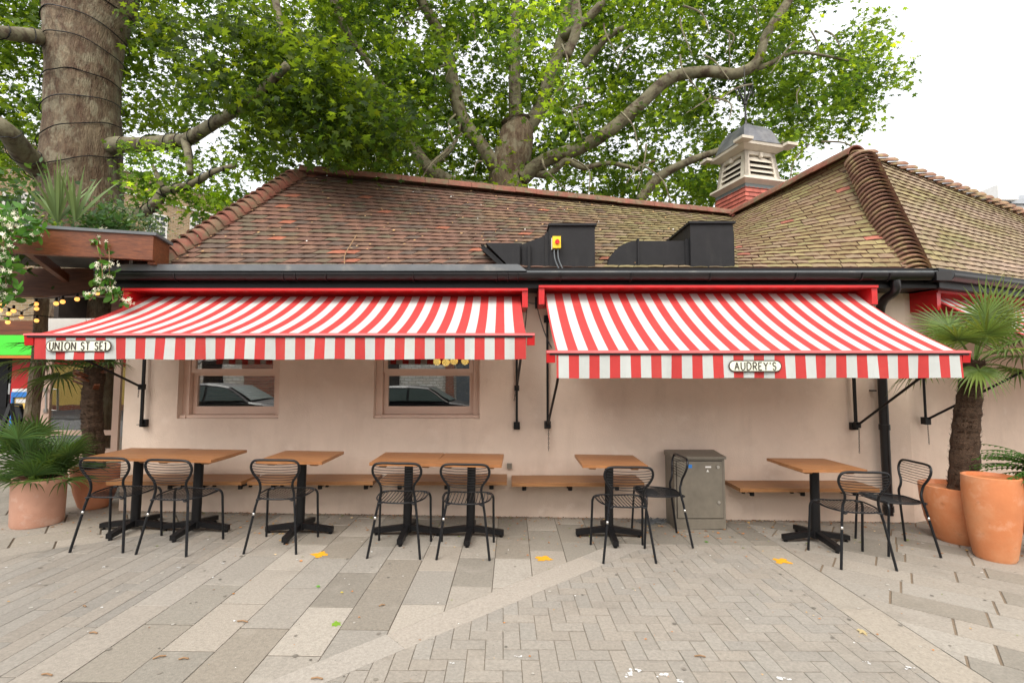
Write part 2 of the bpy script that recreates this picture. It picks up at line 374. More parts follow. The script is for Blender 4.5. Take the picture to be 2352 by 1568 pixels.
rm=MB(); rm.b2((BX0+.31,9.2,0),(4.4,9.3,2.7)); rm.b2((BX0+.31,YW+.31,0),(4.4,9.2,.02)); rm.b2((BX0+.31,YW+.31,2.6),(4.4,9.2,2.62))
build(rm,'interior',M['room'],BD)
for wi,(x0,x1,z0,z1) in enumerate(wins):
    f=MB(); y=YW+.085
    f.b2((x0+.002,y,z0),(x0+.075,y+.14,z1)); f.b2((x1-.075,y,z0),(x1-.002,y+.14,z1)); f.b2((x0+.075,y,z1-.08),(x1-.075,y+.14,z1-.001))
    f.b2((x0+.0755,YW+.045,z0+.001),(x1-.0755,y+.14,z0+.035)); f.b2((x0+.003,YW+.03,z0+.002),(x0+.0745,YW+.0845,z0+.034)); f.b2((x1-.0745,YW+.03,z0+.002),(x1-.003,YW+.0845,z0+.034))
    fo=build(f,'window',M['frame'],BD)
    zm=1.60
    s=MB(); a,b=x0+.08,x1-.08; y2=y+.062
    s.b2((a,y2,z0+.037),(a+.045,y2+.045,zm)); s.b2((b-.045,y2,z0+.037),(b,y2+.045,zm)); s.b2((a+.045,y2,z0+.037),(b-.045,y2+.045,z0+.125)); s.b2((a+.045,y2,zm-.04),(b-.045,y2+.045,zm))
    y3=y+.012
    s.b2((a,y3,zm-.005),(a+.045,y3+.045,z1-.085)); s.b2((b-.045,y3,zm-.005),(b,y3+.045,z1-.085)); s.b2((a+.045,y3,zm-.005),(b-.045,y3+.045,zm+.042)); s.b2((a+.045,y3,z1-.13),(b-.045,y3+.045,z1-.085))
    build(s,'sash',M['frame'],fo)
    gl=MB(); gl.b2((a+.04,y2+.02,z0+.12),(b-.04,y2+.026,zm-.035)); gl.b2((a+.04,y3+.02,zm+.04),(b-.04,y3+.026,z1-.125))
    build(gl,'pane',M['glass'],fo)
    if wi==0:
        bl=MB(); zz=z0+.15
        while zz<z1-.15:
            bl.box(((a+b)/2,y+.2,zz),(b-a-.12,.022,.003),M=Matrix.Rotation(R(22),3,'X')); zz+=.045
        build(bl,'blind',M['slat'],fo)
for i,(px,py) in enumerate([(1004,830),(1024,832),(1043,829),(1068,829)]):
    c=at(px,py,7.2); t=thing('pendant_globe',c,['yellow glowing globe lamp inside the right window, leftmost of four','second from left of the glowing globes inside the right window','third from left of the glowing globes inside the right window','rightmost glowing globe lamp inside the right window'][i],'lamp','globe lamps inside the restaurant')
    m=MB(); rr=.055; m.lathe(c,[(rr*math.sin(k*math.pi/10)+.0005,-rr*math.cos(k*math.pi/10)) for k in range(11)],16); build(m,'lamp_globe',M['globe'],t,True)
    m=MB(); m.tube([c+V(0,0,.05),V(c.x,c.y,2.6)],.004,5); build(m,'cord',M['black'],t)
# fascia, soffit, gutter
f=MB(); f.b2((BX0-.05,5.22,2.50),(BX1+.12,YW-.001,2.535)); f.b2((BX0-.05,5.24,2.5355),(BX1+.12,5.27,2.72)); f.b2((BX0-.05,5.2705,2.60),(BX1+.12,YW+.2,2.66)); 
cR=Vector((BX1+.1,5.2,0))
for zz,(o0,o1),h in ((2.50,(0,.35),.035),(2.5355,(0,.03),.18)):
    p=[cR+dn*o0,cR+dn*o0+dr*9,cR+dn*o1+dr*9,cR+dn*o1]; f.hexa([q+V(0,0,zz) for q in p]+[q+V(0,0,zz+h) for q in p])
build(f,'fascia',M['black'],BD)
g=MB()
def gutter(mb,a,b):
    a=Vector(a);b=Vector(b);d=(b-a).normalized(); s=Vector((d.y,-d.x,0))
    R0=.062; pts=[]
    for k in range(13):
        an=math.pi*k/12; pts.append((math.cos(an)*R0,-math.sin(an)*R0*1.05))
    inner=[(x*.93,z*.93) for x,z in reversed(pts)]
    pr=[(R0,.012)]+pts+[(-R0,.012)]+inner
    mb.prism([a+s*x+V(0,0,z) for x,z in pr],b-a)
gutter(g,(BX0-.03,5.165,2.635),(BX1+.04,5.165,2.635))
e=cR-dn*.04+dr*.08; gutter(g,(e.x,e.y,2.635),tuple(e+dr*8)[:2]+(2.635,))
g.b2((BX1-.02,5.09,2.56),(BX1+.14,5.24,2.655))
go=build(g,'gutter',M['blackm'],BD,'auto')
for px in [385,640,668,740,945,1140,1290,1455,1640,1840,1995,2060]+[1340-150,1326-160]:
    x=(px-1176)/1130*5.15*.985
    b=MB(); pts=[]
    for k in range(15):
        an=math.pi*k/14; pts.append(V(x,5.165-math.cos(an)*.070,2.64-math.sin(an)*.074))
    b.tube(pts,.009,5); build(b,'gutter_bracket',M['blackm'],go)
l=MB(); l.b2((BX0-.04,5.115,2.665),(.06,5.5,2.735)); l.prism([(.06,5.115,2.665),(.06,5.115,2.735),(.085,5.115,2.725),(.155,5.115,2.665)],(0,.385,0)); l.b2((.1555,5.12,2.648),(BX1+.02,5.5,2.667))
build(l,'lead_flashing',M['lead'],BD)
dp=MB(); x=(2027-1176)/1130*5.45
dp.tube(spline([at(2056,640,5.18),at(2056,668,5.2),at(2030,690,5.36),V(x+.0,5.46,2.25),V(x,5.47,1.9)],6)+[V(x,5.47,.05)],.046,14)
for zz in (2.2,1.0,.12): dp.tube([V(x,5.47,zz-.03),V(x,5.47,zz+.03)],.055,14)
dp.b2((x-.09,5.5,1.39),(x-.045,5.555,1.405)); build(dp,'downpipe',M['blackm'],BD,'auto')
# roof
A=at(690,400,7.0); A.z=4.48; RB=at(1690,500,9.0); RB.z=4.48; C_=at(1969,352,6.3); R1=at(1745,469,8.2); R1.z=C_.z
R0=C_+(R1-C_)*1.42
E0=V(-4.0,5.38,2.74); E1=V(2.5,5.38,2.74); K=V(BX1+.02,5.38,2.74)
ER=K+dr*8; DD=at(2500,555,8.9)
def P(q,u,v): return (q[0]*(1-u)+q[1]*u)*(1-v)+(q[2]*(1-u)+q[3]*u)*v
def tiles(mb,q,nc,tw,colfn,th=.017):
    nrm=(q[1]-q[0]).cross(q[2]-q[0]).normalized()
    for i in range(nc):
        v0=i/nc; v1=min(1,(i+1.12)/nc); L=(P(q,1,v0)-P(q,0,v0)).length; n=max(1,round(L/tw)); 
        for j in range(-1,n+1):
            u0=(j+.5*(i%2)+rnd.uniform(-.03,.03))/n; u1=u0+.965/n; u0=max(0,u0); u1=min(1,u1)
            if u1-u0<.15/n: continue
            l=.010+th+rnd.uniform(-.002,.002); l2=.010
            a,b,c,d=P(q,u0,v0),P(q,u1,v0),P(q,u1,v1),P(q,u0,v1)
            dv=(d-a).normalized()*rnd.uniform(-.006,.004); a=a+dv; b=b+dv
            tw_=rnd.uniform(-.003,.003); mid=(u0+u1)/2
            col,ed=colfn((u0+u1)/2,v0)
            camb=nrm*.005
            al,bl=a+nrm*(l-tw_),b+nrm*(l+tw_); m1=(al+bl)/2+camb; m2=(c+d)/2+nrm*l2+camb
            cc,ddd=c+nrm*l2,d+nrm*l2
            mb.poly([al,m1,m2,ddd],col); mb.poly([m1,bl,cc,m2],col)
            mb.poly([a+nrm*(l-th),b+nrm*(l-th),bl,m1,al],ed)
            mb.poly([a+nrm*(l-th),al,ddd,d],ed); mb.poly([b+nrm*(l-th),c,cc,bl],ed)
RED=[(.165,.088,.062),(.145,.078,.055),(.175,.092,.062),(.125,.075,.053),(.105,.074,.057),(.155,.09,.06),(.12,.092,.06)]
MOS=[(.23,.20,.085),(.27,.225,.10),(.20,.16,.065),(.25,.19,.11)]
def mixc(a,b,t): return tuple(a[i]*(1-t)+b[i]*t for i in range(3))
def colmain(u,v):
    r=rnd.random()
    ed=(.075,.038,.025)
    if r<.014: return jit((.30,.105,.06),.1),ed
    n=noise.noise(V(u*7,v*4,3.1))*.28+noise.noise(V(u*30,v*16,1))*.16
    m=max(0,min(1,(u-.50+.28*(v-.5)+n)*3.2))
    base=jit(rnd.choice(RED),.09); mo=jit(rnd.choice(MOS),.12)
    return mixc(base,mo,m*.85 if rnd.random()<.9 else .15),mixc(ed,(.07,.04,.02),m)
def colwing(u,v):
    r=rnd.random(); ed=(.10,.042,.028)
    if r<.012: return jit((.34,.12,.08),.1),ed
    n=noise.noise(V(u*6,v*5,7.1))*.5+.45
    return mixc(jit((.22,.12,.085),.15),jit(rnd.choice(MOS),.1),max(.15,min(1,n+.35))),ed
def colright(u,v):
    n=noise.noise(V(u*6,v*5,2.1))*.9
    return mixc(jit(rnd.choice(MOS),.1),jit((.33,.24,.18),.1),max(0,min(.9,.35+n))),(.12,.055,.04)
deck=MB()
def strip(q,n=6,off=-.012):
    nr=(q[1]-q[0]).cross(q[2]-q[0]).normalized()*off
    for i in range(n):
        for j in range(n): deck.poly([P(q,i/n,j/n)+nr,P(q,(i+1)/n,j/n)+nr,P(q,(i+1)/n,(j+1)/n)+nr,P(q,i/n,(j+1)/n)+nr],(.05,.03,.02))
qm=(E0,E1,A,RB); qw=(E1,K,R0,C_); qr=(K,ER,C_,DD)
for q in (qm,qw,qr): strip(q)
bk=(.10,.05,.03)
EL=V(-3.3,11.0,2.7); BR=V(8,13.5,2.7)
deck.poly([E0,A,EL],bk); deck.poly([A,RB,BR,EL],bk); deck.poly([C_,R0,BR],bk); deck.poly([C_,BR,DD],bk); deck.poly([DD,BR,ER],bk)
roof=build(deck,'roof',M['tile'],BD)
tm=MB(); tiles(tm,qm,24,.165,colmain); tiles(tm,qw,27,.17,colwing); tiles(tm,qr,24,.18,colright)
build(tm,'roof_tiles',M['tile'],roof)
def halfpipe(mb,a,b,r,up,n=8,col=None,th=.018,r2=None,arc=math.pi*.95):
    a=Vector(a);b=Vector(b);d=(b-a).normalized(); s=d.cross(Vector(up)).normalized(); u=s.cross(d).normalized(); r2=r2 or r
    ro=[];ri=[]
    for k in range(n+1):
        an=(math.pi-arc)/2+arc*k/n; e=s*math.cos(an)+u*math.sin(an)
        ro.append(e); 
    v=[a+e*r for e in ro]+[b+e*r2 for e in ro]+[a+e*(r-th) for e in ro]+[b+e*(r2-th) for e in ro]; k=n+1
    fs=[]
    for i in range(n): fs+= [(i,i+1,k+i+1,k+i),(2*k+i+1,2*k+i,3*k+i,3*k+i+1),(i+1,i,2*k+i,2*k+i+1),(k+i,k+i+1,3*k+i+1,3*k+i)]
    fs+=[(0,k,3*k,2*k),(n,2*k+n,3*k+n,k+n)]
    mb.faces(v,fs,col)
def ridge(name,a,b,n,r,up=(0,0,1),mt='brickred',jt=.004,label=None,th=.02,fl=1.0,lift=0,arc=math.pi*.95):
    for i in range(n):
        m=MB(); p=a+(b-a)*(i/n); q=a+(b-a)*((i+.985)/n); j=V(0,0,rnd.uniform(-jt,jt)+lift)
        halfpipe(m,p+j,q+j,r,up,8,None,th,r*fl,arc); build(m,name,M[mt],roof,'auto')
ridge('ridge_tile',A+V(0,-.01,-.02),RB+V(0,-.01,-.02),21,.15,arc=math.pi*.9)
ridge('ridge_tile',C_+V(0,0,-.03),R0+V(0,0,-.03),9,.15)
def bonnets(name,a,b,n,r,mt,flare,tilt=.05,arc=math.pi*.8):
    L=(b-a).length/n; d=(b-a).normalized()
    s=d.cross(V(0,0,1)).normalized(); up=s.cross(d).normalized()
    for i in range(n):
        mt_=mt if not(mt=='bonnet' and i<4) else 'bonnet2'; m=MB(); p=a+d*(L*i-L*.35)+up*tilt; q=a+d*(L*(i+1.3))-up*.01
        k=1+ (flare if i<2 else 0)*(2-i)
        halfpipe(m,p,q,r*k,up,12,None,.02,r*.8*k,arc)
        if i==0: m.lathe(p+d*.02,[(r*.93,-.03),(r*.93,.0)],16)  if 0 else m.prism([p+d*.015+(s*math.cos(t_)+up*math.sin(t_))*r*.95 for t_ in [math.pi*j/10 for j in range(11)]],d*.02)
        build(m,name,M[mt_],roof,'auto')
bonnets('hip_tile',E0+V(0,0,-.06),A+V(0,0,-.06),22,.15,'brickred',.1,.035,math.pi)
bonnets('hip_tile',K+V(0,.07,-.15),C_+V(0,0,-.14),31,.205,'bonnet',0,.025,math.pi)
bonnets('hip_tile',DD+V(0,0,-.05),C_+V(0,0,-.05),30,.10,'bonnet2',0,.07)
# roof bits: slipped tile nest and chimney cupola
ua=V(math.cos(R(15)),math.sin(R(15)),0); ub=V(-ua.y,ua.x,0)
def sqring(c,s,z): return [c-ua*s/2-ub*s/2+V(0,0,z),c+ua*s/2-ub*s/2+V(0,0,z),c+ua*s/2+ub*s/2+V(0,0,z),c-ua*s/2+ub*s/2+V(0,0,z)]
nc=at(1712,420,8.95); S0=.78
cc=V(nc.x,nc.y,0)+(ua+ub)*S0/2; ZB=nc.z
CU=MB()
zlo=3.9; 
def frust(mb,s0,z0,s1,z1,col=None,m=0,c=None):
    c=c or cc; mb.hexa(sqring(c,s0,z0)+sqring(c,s1,z1),col,m)
frust(CU,1.10,zlo,S0-.02,ZB,(.16,.04,.025))
for fi in range(4):
    nrow=14
    for i in range(nrow):
        z0=zlo+(ZB-zlo)*i/nrow; z1=z0+(ZB-zlo)/nrow*1.1
        s0=1.10+(S0-1.10)*i/nrow+.012; s1=1.10+(S0-1.10)*(i+1)/nrow
        r0=sqring(cc,s0+.03,z0); r1=sqring(cc,s1,z1); rb=sqring(cc,s0,z0)
        a,b=r0[fi],r0[(fi+1)%4]; d,c=r1[fi],r1[(fi+1)%4]; ab,bb=rb[fi],rb[(fi+1)%4]
        n=5; o=.5*(i%2)
        for j in range(-1,n):
            t0=max(0,(j+o)/n); t1=min(1,(j+o+.97)/n)
            if t1<=t0: continue
            col=jit((.40,.105,.075),.15); f=lambda p,q,t:p*(1-t)+q*t
            CU.poly([f(a,b,t0),f(a,b,t1),f(d,c,t1),f(d,c,t0)],col); CU.poly([f(ab,bb,t0),f(ab,bb,t1),f(a,b,t1),f(a,b,t0)],(.07,.02,.015))
cup=build(CU,'cupola',M['cuptile'],BD)
m=MB()
for fi in range(4):
    r0=sqring(cc,S0+.06,ZB-.055); r1=sqring(cc,S0+.04,ZB+.02)
    for j in range(9):
        t0,t1=j/9,(j+1)/9; f=lambda p,q,t:p*(1-t)+q*t
        a,b=f(r0[fi],r0[(fi+1)%4],t0),f(r0[fi],r0[(fi+1)%4],t1); d,c=f(r1[fi],r1[(fi+1)%4],t0),f(r1[fi],r1[(fi+1)%4],t1)
        mid=(a+b)/2
        arcp=[a+(b-a)*((1-math.cos(math.pi*k/6))/2)-V(0,0,.03*math.sin(math.pi*k/6)) for k in range(7)]
        m.poly(arcp+[c,d])
build(m,'slate_skirt',M['slate'],cup)
m=MB(); frust(m,S0+.04,ZB-.01,S0+.22,ZB+.06); frust(m,S0+.22,ZB+.0605,S0+.20,ZB+.10); frust(m,S0+.2,ZB+.1005,S0+.02,ZB+.13)
build(m,'cornice',M['cream'],cup)
m=MB(); Z0=ZB+.13; Z1=ZB+.66
m.hexa(sqring(cc,.62,Z0)+sqring(cc,.54,Z1),m=1)
def fr(sz,z): return sqring(cc,sz,z)
ra,rb=fr(.80,Z0),fr(.68,Z1)
for fi in range(4):
    A0,B0,A1,B1=ra[fi],ra[(fi+1)%4],rb[fi],rb[(fi+1)%4]; inn=(cc+V(0,0,(Z0+Z1)/2)-(A0+B0+A1+B1)/4); inn.z=0; inn=inn.normalized()
    F=lambda t,h,o=0:(A0*(1-t)+B0*t)*(1-h)+(A1*(1-t)+B1*t)*h+inn*o
    m.hexa([F(0,0),F(.16,0),F(.16,0,.08),F(0,0,.08),F(0,1),F(.13,1),F(.13,1,.08),F(0,1,.08)])
    m.hexa([F(.84,0),F(1,0),F(1,0,.08),F(.84,0,.08),F(.87,1),F(1,1),F(1,1,.08),F(.87,1,.08)])
    m.hexa([F(.14,.86,.002),F(.86,.86,.002),F(.86,.86,.08),F(.14,.86,.08),F(.14,1,.002),F(.86,1,.002),F(.86,1,.08),F(.14,1,.08)])
    for k,h in enumerate((0.0,.195,.39,.60)):
        bow=.0 if k<3 else .07
        for s in range(6):
            t0=.155+.69*s/6;t1=.155+.69*(s+1)/6
            b0=bow*math.sin(math.pi*s/6);b1=bow*math.sin(math.pi*(s+1)/6)
            m.hexa([F(t0,h,-.01),F(t1,h,-.01),F(t1,h+.03,.0),F(t0,h+.03,.0),F(t0,h+.165+b0,.05),F(t1,h+.165+b1,.05),F(t1,h+.185+b1,.06),F(t0,h+.185+b0,.06)])
    m.box(F(.5,.86,-.015),(.06,.05,.09),R(15)+fi*math.pi/2)
build(m,'louvre_stage',[M['cream'],M['room']],cup)
m=MB(); frust(m,.72,Z1,.96,Z1+.06)
for fi in range(4):
    s1=1.0; q0=sqring(cc,s1,Z1+.0605); q1=sqring(cc,s1+.02,Z1+.12)
    inn=[cc-p for p in q0]
    a,b=q0[fi],q0[(fi+1)%4]; c,d=q1[(fi+1)%4],q1[fi]
    m.box((a+V(0,0,.04)),(.24,.24,.05),R(15))
frust(m,.98,Z1+.0603,1.0,Z1+.115)
build(m,'eaves',M['cream'],cup)
m=MB(); rows=[]
prof=[(1.02,.116),(.95,.135),(.84,.165),(.77,.25),(.71,.36),(.62,.47),(.48,.56),(.30,.62),(.12,.645)]
for s,z in prof: rows.append(sqring(cc,s,Z1+z))
for i in range(len(rows)-1):
    for k in range(4): m.poly([rows[i][k],rows[i][(k+1)%4],rows[i+1][(k+1)%4],rows[i+1][k]])
m.poly(rows[-1]); m.box(cc+V(0,0,Z1+.63),(.15,.15,.1),R(15))
build(m,'dome',M['leaddome'],cup)
m=MB(); b0=cc+V(0,0,Z1+.67)
m.lathe(b0,[(.07,0),(.07,.03),(.03,.05),(.02,.1),(.02,.42),(.04,.44),(.04,.48),(.02,.5),(.018,.85),(.03,.87),(.012,.9),(.004,1.35)],10)
for k in range(4):
    an=R(15)+k*math.pi/2; d=V(math.cos(an),math.sin(an),0)
    m.tube(spline([b0+V(0,0,.46),b0+d*.06+V(0,0,.56),b0+d*.15+V(0,0,.72),b0+d*.21+V(0,0,.70),b0+d*.19+V(0,0,.62)],5),.014,6)
    m.tube(spline([b0+d*.12+V(0,0,.66),b0+d*.13+V(0,0,.78),b0+d*.02+V(0,0,.86),b0+V(0,0,.95)],5),.011,6)
build(m,'finial',M['blackm'],cup)
# ------------------------------------------------------------------ glazed door left of the wall
def bxz(mb,px0,py0,px1,py1,Y,d,m=0):
    z0=at(px0,py0,Y).z; z1=at(px0,py1,Y).z; mb.b2((at(px0,860,Y).x,Y,z0),(at(px1,860,Y).x,Y+d,z1),None,m)
YD=7.2
D=thing('glazed_door',(-6.3,YD,.08),'pink framed glazed shop door with a long metal handle left of the rendered wall','door')
m=MB(); bxz(m,87,765,117,1100,YD,.06); bxz(m,262,765,277,1100,YD,.06); bxz(m,117,765,262,778,YD,.06); bxz(m,117,988,262,999,YD,.06); bxz(m,117,1030,262,1100,YD,.06); bxz(m,200,999,210,1030,YD,.06); bxz(m,300,700,330,1100,YD,.06)
build(m,'door_frame',M['doorframe'],D)
m=MB(); bxz(m,117,778,262,988,YD+.02,.006); bxz(m,277.5,765,299.5,1100,YD+.02,.006); bxz(m,117,999,199.5,1030,YD+.02,.006); bxz(m,210.5,999,261.5,1030,YD+.02,.006); build(m,'pane',M['glass'],D)
m=MB(); bxz(m,80,731,300,764,YD-.02,.12); build(m,'lintel',M['white'],D)
m=MB(); p=at(106,895,YD-.07);q=at(106,944,YD-.07); m.tube([p+V(-.06,.07,0),p,q,q+V(-.06,.07,0)],.014,8); m.box(p+V(-.07,.065,0),(.06,.015,.06)); m.box(q+V(-.07,.065,0),(.06,.015,.06)); build(m,'handle',M['steel'],D)
m=MB(); m.b2((-7.4,10.5,0),(-4.4,10.6,3)); m.b2((-6.93,YD+.2,0),(-6.86,10.5,3)); m.b2((-6.85,YD+.2,2.9),(-4.4,10.5,3)); build(m,'interior',M['room'],D)
m=MB(); m.b2((-6.6,9.0,1.0),(-4.9,9.05,1.6)); build(m,'reflection_panel',M['yprint'],D)  # yellow panel added inside, stands for the shop sign's reflection in the glass
# ------------------------------------------------------------------ awnings
RB_='red and white striped awning'
def stroke(ch):
    a=lambda cx,cy,rx,ry,s,e,n=12:[(cx+rx*math.cos(R(s+(e-s)*k/n)),cy+ry*math.sin(R(s+(e-s)*k/n))) for k in range(n+1)]
    G={'U':(.62,[[(0,1),(0,.32)]+a(.31,.32,.31,.32,180,360)+[(.62,.32),(.62,1)]]),
    'N':(.68,[[(0,0),(0,1),(.68,0),(.68,1)]]),'I':(.34,[[(.17,0),(.17,1)],[(0,0),(.34,0)],[(0,1),(.34,1)]]),
    'O':(.84,[a(.42,.5,.42,.5,0,360,24)]),
    'S':(.5,[a(.25,.76,.23,.24,20,270)+a(.25,.26,.25,.26,90,-160)]),
    'T':(.6,[[(0,1),(.6,1)],[(.3,0),(.3,1)]]),'E':(.48,[[(.48,1),(0,1),(0,0),(.48,0)],[(0,.5),(.38,.5)]]),
    '1':(.34,[[(0,.8),(.17,1),(.17,0)],[(0,0),(.34,0)]]),'A':(.68,[[(0,0),(.34,1),(.68,0)],[(.13,.38),(.55,.38)]]),
    'D':(.66,[[(0,0),(0,1),(.2,1)]+a(.2,.5,.46,.5,90,-90)+[(0,0)]]),
    'R':(.56,[[(0,0),(0,1),(.25,1)]+a(.25,.74,.28,.26,90,-90)+[(0,.48)],[(.25,.48),(.56,0)]]),
    'Y':(.64,[[(0,1),(.32,.5),(.64,1)],[(.32,.5),(.32,0)]]),"'":(.14,[[(.1,1),(.04,.78)]]),' ':(.3,[])}
    return G[ch]
def lettering(txt,cx,cz,y,h,maxw,r,name,parent,mtl):
    ws=[stroke(c)[0] for c in txt]; sp=.34; tot=sum(ws)+sp*(len(txt)-1); k=maxw/tot; x=cx-maxw/2
    for c,w in zip(txt,ws):
        m=MB()
        for pl in stroke(c)[1]:
            P_=[V(x+p[0]*k,y,cz-h/2+p[1]*h) for p in pl]; run=[P_[0]]
            for i in range(1,len(P_)):
                run.append(P_[i])
                if i==len(P_)-1 or (P_[i]-P_[i-1]).angle(P_[i+1]-P_[i],0)>.7: m.tube(run,r,8); run=[P_[i]]
        if m.v: build(m,'letter',mtl,parent)
        x+=(w+sp)*k
def pill(x0,x1,z0,z1,y,t):
    r=(z1-z0)/2; zc=(z0+z1)/2; pts=[]
    for k in range(13): an=R(90-180*k/12); pts.append(V(x1-r+r*math.cos(an),y,zc+r*math.sin(an)))
    for k in range(13): an=R(270-180*k/12); pts.append(V(x0+r+r*math.cos(an),y,zc+r*math.sin(an)))
    m=MB(); m.prism(pts,(0,t,0)); return m
YF=4.35; YB=5.42
def awning(label,pc,pb,zc,pf,n,first,hem,sign,vb,arms):
    # pc: cassette px range, pb: back y px, pf: front bar px (x0,x1,y) ; vb: valence bottom px
    a=at(pc[0],pc[2],5.2); b=at(pc[1],pc[2],5.2); zt=a.z
    t=thing('striped_awning',((a.x+b.x)/2,YB,1.6),label,'awning','awnings over the terrace')
    m=MB(); m.b2((a.x,5.14,zt-.026),(b.x,YW-.002,zt)); 
    m.b2((a.x,5.16,zt-.20),(a.x+.06,YW-.002,zt-.0265)); m.b2((b.x-.06,5.16,zt-.20),(b.x,YW-.002,zt-.0265)); m.b2((a.x+.0605,5.50,zt-.17),(b.x-.0605,YW-.002,zt-.0265))
    m.b2((a.x+.0605,5.40,zt-.2),(a.x+.10,YW-.003,zt-.16)); m.b2((b.x-.10,5.40,zt-.2),(b.x-.0605,YW-.003,zt-.16))
    build(m,'cassette',M['red'],t)
    f0=at(pf[0],pf[2],YF); f1=at(pf[1],pf[2],YF)
    m=MB(); m.tube([V(a.x+.065,5.40,zt-.09),V(b.x-.065,5.40,zt-.09)],.032,10); build(m,'roller',M['black'],t,True)
    x0=at(vb[0],vb[2],YF).x; x1=at(vb[1],vb[2],YF).x; zb=at(vb[0],vb[2],YF).z
    m=MB(); bt=V(0,5.36,zt-.055); ft=V(0,YF+.03,f0.z+.012)
    edges=[x0]+([x0+hem] if hem else [])
    inner0=x0+hem; inner1=x1-hem
    cols=[]; xs_=[]
    if hem: cols.append(0); xs_.append((x0,inner0))
    for i in range(n): xs_.append((inner0+(inner1-inner0)*i/n,inner0+(inner1-inner0)*(i+1)/n)); cols.append((i+first)%2)
    if hem: cols.append(0); xs_.append((inner1,x1))
    ns=14; mg=.0
    sag=.055
    def fp(x,s):
        z=bt.z+(ft.z-bt.z)*s-sag*4*s*(1-s)*(1-.35*s); return V(x+(a.x+.075-x0)*(1-s)*(1-(x-x0)/(x1-x0))+(b.x-.075-x1)*(1-s)*(x-x0)/(x1-x0),bt.y+(ft.y-bt.y)*s,z)
    for (u,w),c in zip(xs_,cols):
        for s in range(ns): m.poly([fp(u,s/ns),fp(w,s/ns),fp(w,(s+1)/ns),fp(u,(s+1)/ns)],None,c)
    build(m,'canopy',[M['fred'],M['fwhite']],t,True)
    m=MB(); zv=f0.z-.02
    for (u,w),c in zip(xs_,cols):
        for (qa,qb) in ((u,(u+w)/2),((u+w)/2,w)):
            wv=lambda x,h:YF-.014+.011*h*math.sin(x*9+1)+.006*h*math.sin(x*23)+.004*h*math.sin(x*41)
            for s in range(3):
                h0,h1=s/3,(s+1)/3; z0=zv+(zb-zv)*h0; z1=zv+(zb-zv)*h1
                m.poly([(qa,wv(qa,h0),z0),(qb,wv(qb,h0),z0),(qb,wv(qb,h1),z1+.003*math.sin(qb*7)*(s==2)),(qa,wv(qa,h1),z1+.003*math.sin(qa*7)*(s==2))],None,c)
    va=build(m,'valance',[M['fred'],M['fwhite']],t,True)
    m=MB(); m.b2((x0,YF-.0135,zb+.012),(x1,YF-.0125,zb+.0135)) if 0 else None
    m=MB(); m.prism([(f0.x,YF-.03,f0.z-.010),(f0.x,YF-.025,f0.z+.006),(f0.x,YF+.03,f0.z+.016),(f0.x,YF+.06,f0.z+.01),(f0.x,YF+.06,f0.z-.010)],(f1.x-f0.x,0,0)); build(m,'front_bar',M['pinkbar'],t)
    m=MB(); m.b2((x0-.06,YF-.024,f0.z-.028),(x1+.06,YF+.0,f0.z-.0105)); build(m,'bar_gasket',M['black'],t)
    for x,s in ((f0.x,1),(f1.x,-1)):
        m=MB(); m.prism([(x,YF-.02,f0.z-.0105),(x,YF+.06,f0.z-.0105),(x,YF+.05,f0.z-.095),(x,YF-.01,f0.z-.095)],((x0-f0.x-.01)*s if s>0 else -(f1.x-x1-.01),0,0)); build(m,'end_cap',M['red'],t)
    # sign plate
    sx0,sx1,sy0,sy1,txt,hh,mw=sign
    p=at(sx0,sy1,YF-.02); q=at(sx1,sy0,YF-.02)
    pl=build(pill(p.x+.004,q.x-.004,p.z+.004,q.z-.004,YF-.026,.003),'sign_plate',M['sign'],va) if 0 else build(pill(p.x+.0095,q.x-.0095,p.z+.0095,q.z-.0095,YF-.030,.003),'sign_plate',M['sign'],t)
    build(pill(p.x,q.x,p.z,q.z,YF-.0265,.003),'sign_border',M['ink'],pl)
    lettering(txt,(p.x+q.x)/2,(p.z+q.z)/2,YF-.032,hh,mw,.0046,'lettering',pl,M['ink'])
    # arms and wall bars
    for (px,ytop,ybot,ypiv,kink,xf) in arms:
        pv=at(px,ypiv,5.48); tp=at(px,ytop,5.5); bo=at(px,ybot,5.5); X=bo.x; 
        m=MB(); m.b2((X-.0125,5.485,bo.z),(X+.0125,5.51,tp.z)); 
        for zz in (bo.z+.02,tp.z-.03): m.b2((X-.035,5.5105,zz-.03),(X+.035,YW-.001,zz+.05)); m.b2((X-.036,5.47,zz-.005),(X+.036,5.5105,zz))
        wb=build(m,'wall_bar',M['black'],t)
        m=MB(); end=V(xf,YF+.03,f0.z-.03); st=V(X,5.465,pv.z)
        if kink: path=[st,st.lerp(end,.72)+V(0,0,-.05),end]
        else: path=[st,end]
        m.tube(path,.013,8); m.box(st+V(0,.015,0),(.055,.05,.06)); build(m,'arm',M['black'],t,'auto')
    return t
def chainpts(a,b,sag):
    return [a.lerp(b,k/16)-V(0,0,sag*4*(k/16)*(1-k/16)) for k in range(17)]
def chain(pts,name,parent,step=.028):
    m=MB(); L=0; acc=[pts[0]]
    for i in range(len(pts)-1):
        d=(pts[i+1]-pts[i]); n=max(1,int(d.length/.002))
        for k in range(n):
            q=pts[i]+d*(k/n)
            if (q-acc[-1]).length>=step*.8: acc.append(q)
    for i in range(len(acc)-1):
        a,b=acc[i],acc[i+1]; d=(b-a).normalized(); s=d.cross(V(0,1,0)).normalized() if abs(d.y)<.9 else V(1,0,0)
        if i%2: s=d.cross(s).normalized()
        c=(a+b)/2; h=(b-a).length*.62
        m.tube([c+d*(h*math.cos(t))+s*(.006*math.sin(t)) for t in [2*math.pi*k/8 for k in range(8)]],.0022,4,closed=True)
    return build(m,name,M['black'],parent)
